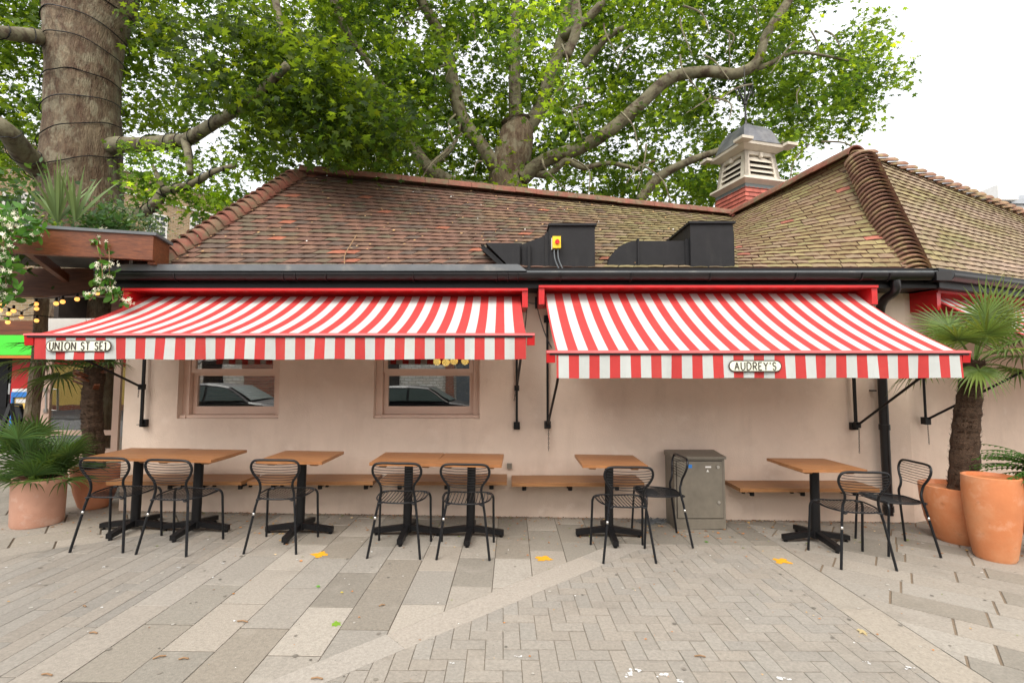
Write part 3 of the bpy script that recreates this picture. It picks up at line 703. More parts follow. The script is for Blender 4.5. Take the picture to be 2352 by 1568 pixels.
aw1=awning('long striped awning on the left with a UNION ST SE1 sign',(290,1212,664),0,0,(60,1228,768),49,0,.012,(106,258,781,808,'UNION ST SE1',.068,.50),(80,1208,825),
  [(325,700,978,888,False,-4.2),(1187,700,984,891,False,.10)])
aw2=awning('red and white striped awning right of centre with an AUDREY\'S sign on its valance',(1237,2008,657),0,0,(1255,2225,808),39,1,.018,(1673,1794,827,854,"AUDREY'S",.066,.36),(1278,2208,868),
  [(1258,728,982,975,True,.44),(1966,760,985,975,False,3.9)])
# third awning on the angled wall
def onR(s,o,z): q=Vector((BX1,YW,0))+dr*s-dn*o; return V(q.x,q.y,z)
t=thing('striped_awning',onR(2,.1,1.6),'partly hidden striped awning on the angled wall behind the right palm','awning','awnings over the terrace')
m=MB()
def rbox(mb,s0,s1,o0,o1,z0,z1,mm=0): mb.hexa([onR(s0,o0,z0),onR(s1,o0,z0),onR(s1,o1,z0),onR(s0,o1,z0),onR(s0,o0,z1),onR(s1,o0,z1),onR(s1,o1,z1),onR(s0,o1,z1)],None,mm)
rbox(m,.10,4.6,.28,.002,2.475,2.505); rbox(m,.10,.17,.27,.002,2.28,2.4745); rbox(m,4.53,4.6,.27,.002,2.28,2.4745); rbox(m,.1705,4.5295,.06,.002,2.3,2.4745); build(m,'cassette',M['red'],t)
m=MB(); n=49
for i in range(n):
    s0=.19+4.3*i/n; s1=.19+4.3*(i+1)/n
    for k in range(8):
        g0,g1=k/8,(k+1)/8; z=lambda g:2.44-.6*g-.05*4*g*(1-g)
        m.poly([onR(s0,.16+1.05*g0,z(g0)),onR(s1,.16+1.05*g0,z(g0)),onR(s1,.16+1.05*g1,z(g1)),onR(s0,.16+1.05*g1,z(g1))],None,i%2)
build(m,'canopy',[M['fred'],M['fwhite']],t,True)
m=MB()
for i in range(n):
    s0=.19+4.3*i/n; s1=.19+4.3*(i+1)/n; m.poly([onR(s0,1.23,1.82),onR(s1,1.23,1.82),onR(s1,1.23,1.64),onR(s0,1.23,1.64)],None,i%2)
build(m,'valance',[M['fred'],M['fwhite']],t)
m=MB(); rbox(m,.1,4.6,1.25,1.20,1.825,1.86); build(m,'front_bar',M['pinkbar'],t)
for s in (.16,4.4):
    m=MB(); p0=onR(s,.07,1.06); m.tube([p0,onR(s,.07,1.9)],.014,6); m.box(p0,(.06,.07,.08)); build(m,'wall_bar',M['black'],t)
    m=MB(); m.tube([onR(s,.09,1.08),onR(s+.02,1.2,1.80)],.013,6); build(m,'arm',M['black'],t)
def cthing(label,pts,name='chain'):
    o=chain(pts,name,None); tag(o,label,'chain','thin black chains of the awnings')
def onw(px,py,Y=5.47): return at(px,py,Y)
cthing('thin black chain hanging from the red housing beside the left awning\'s right end',chainpts(onw(1211,695,5.42),at(1203,765,4.45),.05))
cthing('thin black chain slung from the wall to the front corner of the right awning',chainpts(onw(1233,702,5.5),at(1268,800,4.4),.05))
cthing('short chain tail below the right awning\'s left wall bar',[onw(1260,984),onw(1260,1036)])
cthing('short chain tail below the right awning\'s right wall bar',[onw(1973,984),onw(1974,1042)])
cthing('short chain tail dangling beside the right palm trunk',[onR(.19,.07,1.04),onR(.20,.07,.78)])
cthing('small chain loop below the left wall bar of the left awning',[onw(319,892),onw(317,915)])
cthing('small chain loop beside the thin bar at the left awning\'s right end',[onw(1184,895),onw(1181,922)])
for px,lb in ((1209,'small black chain bracket at the left awning side of the wall gap'),(1231,'small black chain bracket at the right awning side of the wall gap')):
    m=MB(); p=at(px,676,5.52); m.b2((p.x-.01,5.50,p.z-.16),(p.x+.012,YW-.001,p.z-.03)); tag(build(m,'chain_bracket',M['black']),lb,'bracket','chain brackets between the awnings')
m=MB(); m.tube(spline([onw(1205,690,5.54),onw(1222,697,5.545),onw(1245,694,5.545)],5),.004,5); tag(build(m,'cable',M['lead']),'thin grey cable crossing the wall between the two awnings','cable')
# ------------------------------------------------------------------ benches
def bench(label,x0,x1,zt,brk):
    t=thing('wall_bench',((x0+x1)/2,5.4,zt-.2),label,'bench','wooden benches fixed along the wall')
    m=MB(); y0=5.17; n=4; w=(YW-.015-y0)/n
    m.b2((x0,y0,zt-.038),(x1,YW-.015,zt)); s=build(m,'seat',M['bench'],t)
    for b in brk:
        m=MB(); m.b2((b-.02,5.24,zt-.052),(b+.02,YW-.03,zt-.0385)); m.b2((b-.014,YW-.03,zt-.14),(b+.014,YW-.001,zt-.0385)); m.tube([V(b,5.34,zt-.052),V(b,5.34,zt-.115)],.024,8); m.tube([V(b,5.34,zt-.09),V(b,YW,zt-.10)],.012,6)
        m.b2((b-.11,5.27,zt-.048),(b-.021,5.285,zt-.0385)); build(m,'bracket',M['black'],t)
bench('long wooden wall bench at the left end, behind the two joined tables',-4.2,-2.80,.475,[-3.65,-3.3,-2.9])
bench('wooden wall bench between the two windows, right of the single table',-2.74,-1.44,.475,[-2.55,-2.05,-1.56])
bench('wooden wall bench behind the pair of square tables under the right window',-1.385,-.055,.475,[-1.2,-.7,-.22])
bench('wooden wall bench between the small wall socket and the steel cabinet',-.005,1.37,.462,[.13,.62,1.12])
bench('wooden wall bench at the right, between steel cabinet and downpipe',2.36,3.80,.405,[2.56,3.1,3.66])
# ------------------------------------------------------------------ tables
def make_table():
    t=thing('terrace_table',(0,0,0),'x','table','wooden topped tables on black pedestals')
    m=MB(); h=.745; n=5; w=.6/n
    for i in range(n): m.b2((-.305,-.3+i*w+.0012,h-.028),(.305,-.3+(i+1)*w-.0012,h),jit((.34,.145,.05),.16,.05))
    build(m,'table_top',M['top'],t)
    for x in (-.2,.2):
        m=MB(); m.prism([(x-.03,-.26,h-.0285),(x-.03,.26,h-.0285),(x-.03,.22,h-.055),(x-.03,-.22,h-.055)],(.06,0,0)); build(m,'batten',M['bench'],t)
    m=MB(); m.lathe((0,0,0),[(.042,.035),(.042,h-.05)],20); m.b2((-.09,-.06,h-.05),(.09,.06,h-.029)); build(m,'pedestal',M['black'],t,'auto')
    for k in range(4):
        an=k*math.pi/2; d=V(math.cos(an),math.sin(an),0); s=V(-d.y,d.x,0)*.026
        m=MB(); a=d*.035; b=d*.325
        m.hexa([a-s+V(0,0,.05),a+s+V(0,0,.05),b+s+V(0,0,.02),b-s+V(0,0,.02),a-s+V(0,0,.105),a+s+V(0,0,.105),b+s+V(0,0,.065),b-s+V(0,0,.065)])
        m.lathe(d*.30,[(.018,0),(.018,.012),(.008,.014),(.008,.025)],8)
        build(m,'leg',M['black'],t)
    return t
TB=[(-3.70,4.93,1,.6,'leftmost square wooden table, half of the joined pair near the terracotta pots'),(-3.09,4.91,-1,.6,'second wooden table from the left, butted against the leftmost one'),
(-2.07,4.90,0,0,'single wooden table standing between the joined pairs, below the gap between windows'),(-1.02,4.89,0,0,'wooden table under the right window, left one of the touching pair'),
(-.405,4.885,-1,0,'wooden table under the right window, right one of the touching pair'),(.95,4.93,0,0,'wooden table left of the steel cabinet under the right awning'),(2.945,4.88,2,0,'rightmost wooden table beside the downpipe, right of the steel cabinet')]
tp=make_table(); kids=[]
def place(proto,first,x,y,rz,label):
    o=proto if first else copy_tree(proto); o.location=(x,y,gz(x)); o.rotation_euler=(0,math.atan(.0144),R(rz)); o['label']=label; return o
for i,(x,y,rz,_,lb) in enumerate(TB): place(tp,i==0,x,y,rz,lb)
# ------------------------------------------------------------------ chairs
def make_chair():
    t=thing('wire_chair',(0,0,0),'x','chair','black wire chairs around the tables')
    r=.0108
    def yb(z): return -.145-(.0 if z<.5 else (z-.5)*.22)
    hoop=[(.150,.50),(.140,.56),(.150,.61),(.185,.66),(.208,.71),(.206,.755),(.180,.788),(.12,.797)]
    Lp=[V(-x,yb(z),z) for x,z in hoop]; Rp=[V(x,yb(z),z) for x,z in hoop][::-1]
    m=MB(); mid=[V(0,yb(.80),.797)]
    body=spline([V(-.172,-.165,.38)]+Lp+mid+Rp+[V(.172,-.165,.38)],5); m.tube(body,r,8); build(m,'back_frame',M['chair'],t,True)
    for s in (-1,1):
        m=MB(); m.tube([V(s*.172,-.165,.38),V(s*.225,-.225,.0)],[r,r],8); lg=build(m,'leg',M['chair'],t,'auto')
        if s<0:
            m=MB(); p=V(-.172,-.165,.38).lerp(V(-.225,-.225,0),.12); q=V(-.172,-.165,.38).lerp(V(-.225,-.225,0),.18); m.tube([p,q],r+.0008,8); build(m,'sticker',M['steel'],lg,True)
        m=MB(); m.tube(spline([V(s*.17,.19,.463),V(s*.215,.19,.455),V(s*.234,.195,.42),V(s*.236,.20,.36)],4)+[V(s*.244,.225,0)],r,8); build(m,'leg',M['chair'],t,'auto')
    m=MB()
    ring=spline([V(-.13,.225,.462),V(0,.228,.458),V(.13,.225,.462),V(.205,.19,.462),V(.222,.10,.46),V(.21,-.03,.456),V(.165,-.12,.454),V(.10,-.17,.454),V(0,-.175,.452),V(-.10,-.17,.454),V(-.165,-.12,.454),V(-.21,-.03,.456),V(-.222,.10,.46),V(-.205,.19,.462),V(-.13,.225,.462)],4)[:-1]
    m.tube(ring,.0072,6,closed=True)
    for s in (-1,1): m.tube(spline([V(s*.12,-.16,.454),V(s*.15,-.185,.448),V(s*.163,-.165,.446)],4),.008,6)
    build(m,'seat_frame',M['chair'],t,True)
    m=MB()
    for k in range(13):
        x=-.186+.372*k/12; yf=.222 if abs(x)<.15 else .2; yk=-.172 if abs(x)<.10 else -.172+(abs(x)-.1)*.95
        m.tube([V(x,yf,.462),V(x,(yf+yk)/2,.450),V(x*.98,yk,.454)],.0035,5)
    build(m,'seat',M['chair'],t,True)
    m=MB()
    for k in range(8):
        z=.60+.165*k/7+.01
        # hoop half width at z
        hw=.14
        for (x1,z1),(x2,z2) in zip(hoop,hoop[1:]):
            if z1<=z<=z2: hw=x1+(x2-x1)*(z-z1)/(z2-z1)
        m.tube([V(hw*math.sin(a),yb(z)-.035*math.cos(a)*1.0,z-.012*math.cos(a)) for a in [R(-90+180*j/8) for j in range(9)]],.003,5)
    build(m,'backrest',M['chair'],t,True)
    return t
CH=[(-3.565,4.545,1,'leftmost black wire chair, at the leftmost table near the terracotta pots'),(-2.96,4.50,-4,'black wire chair at the second table from the left'),
(-2.09,4.57,1,'black wire chair at the single table between the joined pairs'),(-1.005,4.505,0,'black wire chair at the left table under the right window'),
(-.415,4.50,0,'black wire chair at the right table under the right window'),(.985,4.48,2,'black wire chair seen from behind at the table left of the steel cabinet'),
(1.44,4.86,90,'black wire chair seen side-on in front of the steel cabinet'),(2.965,4.41,-2,'black wire chair with its back to the viewer at the rightmost table'),
(3.61,4.73,85,'black wire chair seen side-on beside the right terracotta pots')]
cp=make_chair()
for i,(x,y,rz,lb) in enumerate(CH): place(cp,i==0,x,y,rz,lb)
# ------------------------------------------------------------------ cabinet
t=thing('utility_cabinet',(1.95,5.3,gz(1.95)),'weathered grey steel utility cabinet against the wall behind the side-on chair','cabinet')
m=MB(); z0=gz(1.95)+.005; x0,x1,y0,y1=1.69,2.215,5.2,5.5
m.b2((x0,y0,z0),(x1,y1,.70)); cb=build(m,'body',M['cab'],t)
m=MB(); m.prism([(x0-.012,y0-.02,.7005),(x0-.012,y0-.02,.725),(x0-.012,y1,.75),(x0-.012,y1,.7005)],(x1-x0+.024,0,0)); build(m,'lid',M['cab'],t)
m=MB(); m.b2((x0+.025,y0-.012,z0+.115),(x1-.03,y0-.0005,.675)); d=build(m,'door',M['cab'],t)
m=MB(); m.b2((x0+.019,y0-.004,z0+.108),(x1-.024,y0-.0002,.682)); build(m,'door_gap',M['room'],t)
for zz in (.62,.26):
    m=MB(); m.tube([V(x1-.075,y0-.014,zz),V(x1-.075,y0-.024,zz)],.016,12); m.tube([V(x1-.075,y0-.024,zz),V(x1-.075,y0-.028,zz)],.007,6); build(m,'lock',M['steel'],d)
m=MB(); m.b2((1.835,y0-.0145,.61),(1.872,y0-.0125,.645)); build(m,'sticker',M['blue'],d)
m=MB(); m.b2((2.01,y0-.0145,.612),(2.07,y0-.0125,.628)); m.prism([(2.02,y0-.0145,.57),(2.048,y0-.0145,.57),(2.034,y0-.0145,.595)],(0,.002,0)); build(m,'warning_label',M['white'],d)
m=MB()
for i in range(140):
    a=rnd.uniform(0,6.28); q=V(1.52+rnd.gauss(0,.08),5.40+rnd.gauss(0,.04),.0+abs(rnd.gauss(0,.012))); b=V(math.cos(a),math.sin(a)*.6,rnd.uniform(-.1,.2))*.03
    q.z+=gz(1.5)+.004; m.tube([q-b,q+V(0,0,.01),q+b],.003,4)
tag(build(m,'wire_heap',M['lead']),'small grey heap of chain on the ground left of the steel cabinet','chain heap')
m=MB(); p=at(1170,1071,5.5); m.b2((p.x-.027,5.52,p.z-.027),(p.x+.027,YW-.001,p.z+.027)); t=build(m,'wall_socket',M['cab']); tag(t,'small metal anchor box on the wall above the gap between benches','socket')
# ------------------------------------------------------------------ ducts on the roof
t=thing('fan_unit',at(1300,610,5.4),'black ventilation box on the roof with a yellow isolator switch and a louvred cowl','ventilation unit','black ventilation units on the roof')
Y1,Y2=5.37,6.0
def pr(px,Y=Y1): return [at(x,y,Y) for x,y in px]
m=MB(); q=pr([(1262,622),(1367,622),(1367,523),(1262,519)]); zb=2.69; ztp=at(1262,519,Y1).z; q=[V(q[0].x,Y1,zb),V(q[1].x,Y1,zb),V(q[1].x,Y1,ztp),V(q[0].x,Y1,ztp)]; m.prism(q,(0,.95,0)); fb=build(m,'fan_box',M['duct'],t)
bx0,bx1=q[0].x,q[1].x
m=MB(); m.b2((bx0-.01,Y1-.025,ztp+.0005),(bx1+.02,Y1+.98,ztp+.025)); build(m,'lid',M['duct'],t)
m=MB(); a=[V(bx0-.05,Y1+.02,2.72),V(bx0-.0005,Y1+.02,2.72),V(bx0-.0005,Y1+.02,ztp-.04),V(bx0-.05,Y1+.02,ztp-.09)]; m.prism(a,(0,.7,0))
tL=at(1199,600,Y1).x; z_lo=2.76; z_hi=at(1199,559,Y1).z
m.hexa([V(tL,Y1+.04,z_lo),V(bx0-.0505,Y1+.03,2.73),V(bx0-.0505,Y1+.6,2.73),V(tL,Y1+.45,z_lo),V(tL,Y1+.04,z_hi),V(bx0-.0505,Y1+.03,ztp-.10),V(bx0-.0505,Y1+.6,ztp-.10),V(tL,Y1+.45,z_hi)])
m.b2((tL-.025,Y1+.06,z_lo-.02),(tL-.0005,Y1+.47,z_hi+.02))
build(m,'duct_transition',M['duct'],t)
m=MB(); cw=at(1140,562,Y1).x; c2=at(1168,612,Y1)
cw=at(1118,560,Y1).x; z_lo-=.03; m.prism([V(tL-.0255,Y1-.02,z_hi),V(cw-.01,Y1-.02,z_hi),V(c2.x+.02,Y1-.02,z_lo+.02),V(tL-.0255,Y1-.02,z_lo)],(0,.38,0)); cw_=build(m,'cowl',M['duct'],t)
m=MB()
for k in range(9):
    f=k/8; a=V(cw-.012,Y1-.02,z_hi-.005).lerp(V(c2.x+.016,Y1-.02,z_lo+.025),f); m.bar(a+V(-.03,0,-.02),a+V(-.03,.38,-.02),.05,.006,up=(.6,0,1))
m.bar(V(cw-.05,Y1-.01,z_hi-.04),V(c2.x-.02,Y1-.01,z_lo-.0),.012,.05)
build(m,'louvre',M['black'],cw_)
m=MB(); x=at(1215,600,Y1).x; m.b2((x-.015,Y1-.01,2.66),(x+.015,Y1+.02,3.02)); build(m,'support_strut',M['black'],t)
s=MB(); p=at(1278,558,Y1-.03); s.b2((p.x-.045,Y1-.07,p.z-.065),(p.x+.045,Y1-.012,p.z+.065)); sw=build(s,'isolator_switch',M['yellow'],t)
s=MB(); s.tube([V(p.x+.005,Y1-.07,p.z),V(p.x+.005,Y1-.09,p.z)],.025,14); s.b2((p.x-.003,Y1-.1,p.z-.024),(p.x+.013,Y1-.0905,p.z+.024)); build(s,'knob',M['redp'],sw)
s=MB(); s.b2((p.x-.055,Y1-.0115,p.z-.07),(p.x+.04,Y1-.0005,p.z+.06)); build(s,'back_box',M['steel'],sw)
for dx in (-.02,.02):
    s=MB(); s.tube(spline([V(p.x+dx-.005,Y1-.04,p.z-.065),V(p.x+dx,Y1-.05,p.z-.18),V(p.x+dx+.05,Y1-.05,p.z-.30),V(p.x+dx+.11,Y1-.03,2.69)],6),.008,7); build(s,'cable',M['lead'],sw,True)
t=thing('fan_unit',at(1600,610,5.6),'larger black ventilation box on the roof with a curved elbow duct on its left','ventilation unit','black ventilation units on the roof')
x0=at(1587,600,5.38).x; x1=at(1686,600,5.38).x; ztp=at(1600,514,5.38).z
m=MB(); m.b2((x0,5.38,2.69),(x1,6.35,ztp)); m.b2((x1+.0005,5.43,2.72),(x1+.03,6.3,ztp-.07)); build(m,'fan_box',M['duct'],t)
m=MB(); m.b2((x0-.02,5.355,ztp+.0005),(x1+.02,6.38,ztp+.025)); build(m,'lid',M['duct'],t)
xa=at(1468,590,5.45).x; zt=at(1468,553,5.45).z; zl=at(1468,608,5.45).z
m=MB(); m.b2((xa,5.45,zl),(x0-.0005,5.81,zt)); m.b2((xa-.02,5.43,zl-.02),(xa-.0005,5.83,zt+.02)); m.b2((x0-.04,5.435,zl-.015),(x0-.0006,5.825,zt+.015)); build(m,'duct',M['duct'],t)
m=MB(); xe=at(1393,600,5.45).x; rx=xa-.0205-xe; rz=zt-2.72; pts=[V(xa-.0205,5.45,zt)]+[V(xa-.0205-rx*math.sin(R(90*k/10)),5.45,2.72+rz*math.cos(R(90*k/10))) for k in range(1,11)]+[V(xa-.05,5.45,2.72),V(xa-.0205,5.45,2.80)]
m.prism(pts,(0,.36,0)); build(m,'elbow',M['duct'],t,'auto')
m=MB(); m.b2((xe-.05,5.39,2.685),(at(1495,600,5.42).x,5.85,2.7195)); build(m,'base_flange',M['duct'],t)
p=at(1522,552,5.75); s=MB(); s.b2((p.x-.05,5.7,zt+.001),(p.x+.05,5.8,zt+.05)); build(s,'isolator_switch',M['yellow'],t)
# roof debris
m=MB(); m.tube(spline([at(787,610,5.42)+V(0,-.0,.03),at(780,585,5.6)+V(0,-.03,.0),at(784,560,5.85),at(788,543,6.0)],5),[.006]*10+[.005]*6,5) if 0 else m.tube(spline([V(-1.86,5.40,2.80),V(-1.90,5.52,2.93),V(-1.88,5.66,3.09),V(-1.86,5.80,3.24)],4),.006,5)
tag(build(m,'twig',M['twig']),'bent bare twig lying on the roof tiles above the left awning','twig')
# ------------------------------------------------------------------ pergola and planter (left)
PG=thing('timber_pergola',(-4.9,5.2,.06),'varnished timber pergola beams at the left, topped by planting','pergola')
n0=at(350,597,5.0); n1=at(350,541,5.0)
pd=ua*-1
m=MB(); a=V(n0.x,5.0,n0.z); zt=n1.z
def pbeam(mb,s0,s1,o0,o1,z0,z1):  # s along beam to left from near corner, o behind
    f=lambda s,o,z:V(n0.x,5.0,0)-ua*s+ub*o+V(0,0,z)
    mb.hexa([f(s1,o0,z0),f(s0,o0,z0),f(s0,o1,z0),f(s1,o1,z0),f(s1,o0,z1),f(s0,o0,z1),f(s0,o1,z1),f(s1,o1,z1)])
pbeam(m,0,3.2,0,.07,n0.z,zt); pbeam(m,0,.07,.0705,.40,n0.z-.03,zt); build(m,'fascia_beam',M['beam'],PG)
m=MB(); pbeam(m,-.03,3.2,-.02,.42,zt+.0005,zt+.03); pbeam(m,.08,3.2,.43,1.8,zt-.05,zt+.02); build(m,'roof_cap',M['lead'],PG)
m=MB(); m.b2((-7.5,6.28,at(0,680,6.3).z),(at(268,640,6.3).x,6.42,at(0,617,6.3).z)); build(m,'cross_beam',M['darkwood'],PG)
m=MB(); b=at(266,640,5.6); m.b2((b.x-.05,5.62,2.2),(b.x+.05,5.72,zt-.06)); build(m,'post',M['darkwood'],PG)
for i,(s) in enumerate((.5,1.1,1.7,2.3)):
    m=MB(); f=V(n0.x,5.0,0)-ua*s+ub*.08+V(0,0,n0.z+.06); m.bar(f,f+ub*1.6-ua*.5+V(0,0,-.02),.06,.1); build(m,'rafter',M['beam'],PG)
m=MB()
for k in range(3): m.b2((-9,7.6+k*.9,2.25),(-6.0,7.68+k*.9,2.4))
build(m,'rafter',M['beam'],PG)
# leaf clouds -------------------------------------------------------
def leafmesh(name,pos,nor,sz,col,tmpl,parent=None,mt='leaf',dirv=None,fold=.25,origin=None):
    pos=np.asarray(pos);n=len(pos);K=len(tmpl); T=np.asarray(tmpl)
    nor=nor/np.linalg.norm(nor,axis=1)[:,None]
    d=dirv if dirv is not None else NP.normal(size=(n,3))
    d=d-nor*(d*nor).sum(1)[:,None]; d/=np.linalg.norm(d,axis=1)[:,None]+1e-9
    s=np.cross(d,nor); sz=np.asarray(sz)[:,None,None]
    X=T[:,0][None,:,None]; Y=T[:,1][None,:,None]
    v=pos[:,None,:]+sz*(s[:,None,:]*X+d[:,None,:]*Y-nor[:,None,:]*(np.abs(X)*fold+Y*Y*.18))
    org=BASE[parent] if parent else (Vector(origin) if origin is not None else Vector((pos[:,0].mean(),pos[:,1].mean(),pos[:,2].min())))
    v=(v-np.array(org)[None,None,:]).reshape(-1,3)
    me=bpy.data.meshes.new(name); me.vertices.add(n*K); me.vertices.foreach_set('co',v.ravel().astype(np.float32))
    me.loops.add(n*K); me.loops.foreach_set('vertex_index',np.arange(n*K,dtype=np.int32))
    me.polygons.add(n); me.polygons.foreach_set('loop_start',np.arange(0,n*K,K,dtype=np.int32)); me.polygons.foreach_set('loop_total',np.full(n,K,dtype=np.int32))
    me.update(calc_edges=True)
    a=me.attributes.new('col','FLOAT_COLOR','FACE'); c=np.ones((n,4),dtype=np.float32); c[:,:3]=col; a.data.foreach_set('color',c.ravel())
    return finish(me,name,M[mt],parent,False,org)
def star():
    pts=[(-90,.12),(-62,.42),(-15,.62),(8,.36),(38,.86),(62,.42),(90,1.0),(118,.42),(142,.86),(172,.36),(195,.62),(242,.42)]
    return [(r*math.cos(R(a))*.5,r*math.sin(R(a))*.5+.08) for a,r in pts]
STAR=star(); OV=[(0,-.5),(.2,-.25),(.24,.05),(.14,.32),(0,.5),(-.14,.32),(-.24,.05),(-.2,-.25)]
def inpoly(x,y,p):
    c=False;j=len(p)-1
    for i in range(len(p)):
        if (p[i][1]>y)!=(p[j][1]>y) and x<(p[j][0]-p[i][0])*(y-p[i][1])/(p[j][1]-p[i][1])+p[i][0]: c=not c
        j=i
    return c
def holes(x,y):
    n=noise.noise(V(x/90,y/90,4.7))+.4*noise.noise(V(x/35,y/35,1.7)); return max(0,min(.9,(n-.22)*5))
def crown(regions,extra=()):
    Pn=[];Nn=[];Sz=[];Cl=[];Dv=[]
    cent=[]
    for poly,Ya,Yb,nc,cr,nl,sz,g in regions:
        xs=[p[0] for p in poly];ys=[p[1] for p in poly];k=0
        while k<nc:
            x=rnd.uniform(min(xs),max(xs));y=rnd.uniform(min(ys),max(ys))
            if not inpoly(x,y,poly): continue
            if rnd.random()<holes(x,y): continue
            k+=1; cent.append((at(x,y,rnd.uniform(Ya,Yb)),cr,nl,sz,g))
    cent+=extra
    for c,cr,nl,sz,g in cent:
        n=int(nl*rnd.uniform(.6,1.3)); cr_=cr*rnd.uniform(.7,1.25)
        q=NP.normal(size=(n,3))*np.array([cr_,cr_,cr_*.62])*.55+np.array(c)
        Pn.append(q); nn=NP.normal(size=(n,3))*.55; nn[:,2]+=.75; nn[:,1]-=.35; Nn.append(nn)
        dd=NP.normal(size=(n,3)); dd[:,2]-=.9; Dv.append(dd)
        Sz.append(sz*NP.uniform(.65,1.25,n))
        t=rnd.random()**1.4; b=np.array((.030,.072,.013))*(1-t)+np.array((.125,.215,.022))*t
        cc_=b[None,:]*g*.86*NP.uniform(.7,1.35,n)[:,None]
        yl=NP.random(n)<.08; cc_[yl]*=np.array((1.6,1.35,.9)); Cl.append(cc_)
    return tuple(np.concatenate(a) for a in (Pn,Nn,Sz,Cl,Dv))
def limbs(mb,lst,mi=0,n=10,nz=.1):
    for pts,r0,r1 in lst:
        s=spline(pts,7); k=len(s); mb.tube(s,[r0+(r1-r0)*i/(k-1) for i in range(k)],n,nz=nz,m=mi)
# tree 1 (big trunk at left)
T1=thing('plane_tree',at(195,1075,7.0)*1.0,'massive plane tree trunk at the left, wrapped in black light cable','tree','plane trees behind the restaurant')
T1.location=(-7.2,8.3,.1); BASE[T1]=V(-7.2,8.3,.1)
Yt=7.75
m=MB(); tr=[(190,1080),(190,700),(187,500),(186,430),(190,340),(192,250),(193,170),(196,90),(205,20),(222,-60),(240,-160),(250,-300)]
rr=[100,94,93,91,88,82,84,88,96,104,110,100]
cpt=[at(x,y,Yt+.55) for x,y in tr]; rad=[r/1130*(Yt)*.92 for r in rr]
S=[];Rr=[]
for i in range(len(cpt)-1):
    for k in range(5): S.append(cpt[i].lerp(cpt[i+1],k/5)); Rr.append(rad[i]+(rad[i+1]-rad[i])*k/5)
m.tube(S,Rr,64,nz=.07); build(m,'trunk',M['bark'],T1,True)
TR1=list(zip(S,Rr))
limbsL=[([at(205,350,8.3),at(262,335,8.2),at(330,332,7.9),at(400,325,7.5),at(430,320,7.3),at(490,285,6.9),at(575,230,6.5),at(660,150,6.2)],.155,.05),
([at(425,320,7.3),at(434,360,7.1),at(436,398,6.85)],.07,.045),([at(230,470,8.2),at(275,488,7.9),at(320,492,7.4),at(355,470,6.8),at(375,440,6.8),at(436,425,6.75),at(490,395,6.6),at(540,380,6.5)],.10,.03),
([at(375,440,6.8),at(362,405,6.8),at(350,380,6.9)],.045,.02),
([at(170,450,8.3),at(110,402,8.1),at(60,360,7.5),at(0,290,6.8),at(-120,240,6.9),at(-380,150,6.8)],.23,.06),([at(170,95,8.3),at(120,90,8.1),at(60,82,7.5),at(-20,70,6.8),at(-150,20,6.8),at(-400,-80,6.8)],.15,.05),
([at(240,-100,8.3),at(500,-200,7.5),at(760,-180,7.8),at(900,-60,8.2)],.35,.08),([at(600,-190,7.6),at(640,40,7.4),at(660,130,7.3)],.08,.02)]
m=MB(); limbs(m,limbsL,nz=.12); build(m,'limb',M['bark2'],T1,True)
reg1=[([(-480,-260),(1050,-260),(1040,160),(940,350),(760,390),(600,400),(480,330),(300,310),(270,250),(100,300),(-200,360),(-480,300)],8.4,12.5,1020,.42,36,.20,.95),
([(330,20),(640,60),(860,160),(960,300),(900,365),(740,355),(610,330),(590,250),(430,200)],6.0,8.0,250,.36,30,.175,.62),
([(290,340),(500,330),(590,420),(520,490),(400,520),(290,460)],6.6,8.2,105,.22,19,.135,1.5),
([(-100,-100),(110,-60),(95,440),(0,420),(-100,360)],8.4,10,110,.4,32,.17,1.0),
([(10,470),(70,440),(110,500),(70,530),(10,520)],6.8,7.4,9,.2,12,.13,1.2)]
d=crown(reg1,[(V(rnd.uniform(-12,1),rnd.uniform(4.5,13),rnd.uniform(8.5,12)),.7,34,.2,.9) for _ in range(60)])
leafmesh('crown',d[0],d[1],d[2],d[3],STAR,T1,'leaf',d[4])
# cable round the trunk
t=thing('light_cable',(-7.2,8.0,2.9),'black light cable wound round the big plane trunk and its limbs','cable')
m=MB(); pts=[]
def trk(f):
    k=f*(len(TR1)-1); i=min(int(k),len(TR1)-2); a,b=TR1[i],TR1[i+1]; q=k-i
    return a[0].lerp(b[0],q),a[1]+(b[1]-a[1])*q
for i in range(420):
    f=.27+.62*i/420; c,r=trk(f); an=i/420*9.3*2*math.pi+.7*math.sin(i/21)+.3*math.sin(i/7.3); r=r*1.05+.008
    pts.append(c+V(math.cos(an)*r,math.sin(an)*r,.17*math.sin(an+.8)*math.sin(i/60+.6)+.012*math.sin(i*.9)))
m.tube(pts,.009,5); build(m,'cable',M['black'],t)
m=MB()
for li,(lp,r0,r1) in enumerate([limbsL[0],limbsL[2],limbsL[4],limbsL[5]]):
    s=spline(lp,12); k=len(s); turns=[9,13,6,6][li]; q=[]
    for i in range(k*6):
        f=i/(k*6)*(k-1)*.93; a=int(f); c=s[a].lerp(s[min(a+1,k-1)],f-a); r=(r0+(r1-r0)*f/(k-1))*1.08+.006
        dd=(s[min(a+1,k-1)]-s[a]).normalized(); sd=dd.cross(V(0,0,1)).normalized(); uu=sd.cross(dd); an=turns*2*math.pi*i/(k*6)
        an+=.5*math.sin(i/9); q.append(c+sd*math.cos(an)*r+uu*math.sin(an)*r)
    m.tube(q,.0075,4)
build(m,'limb_cable',M['black'],t)
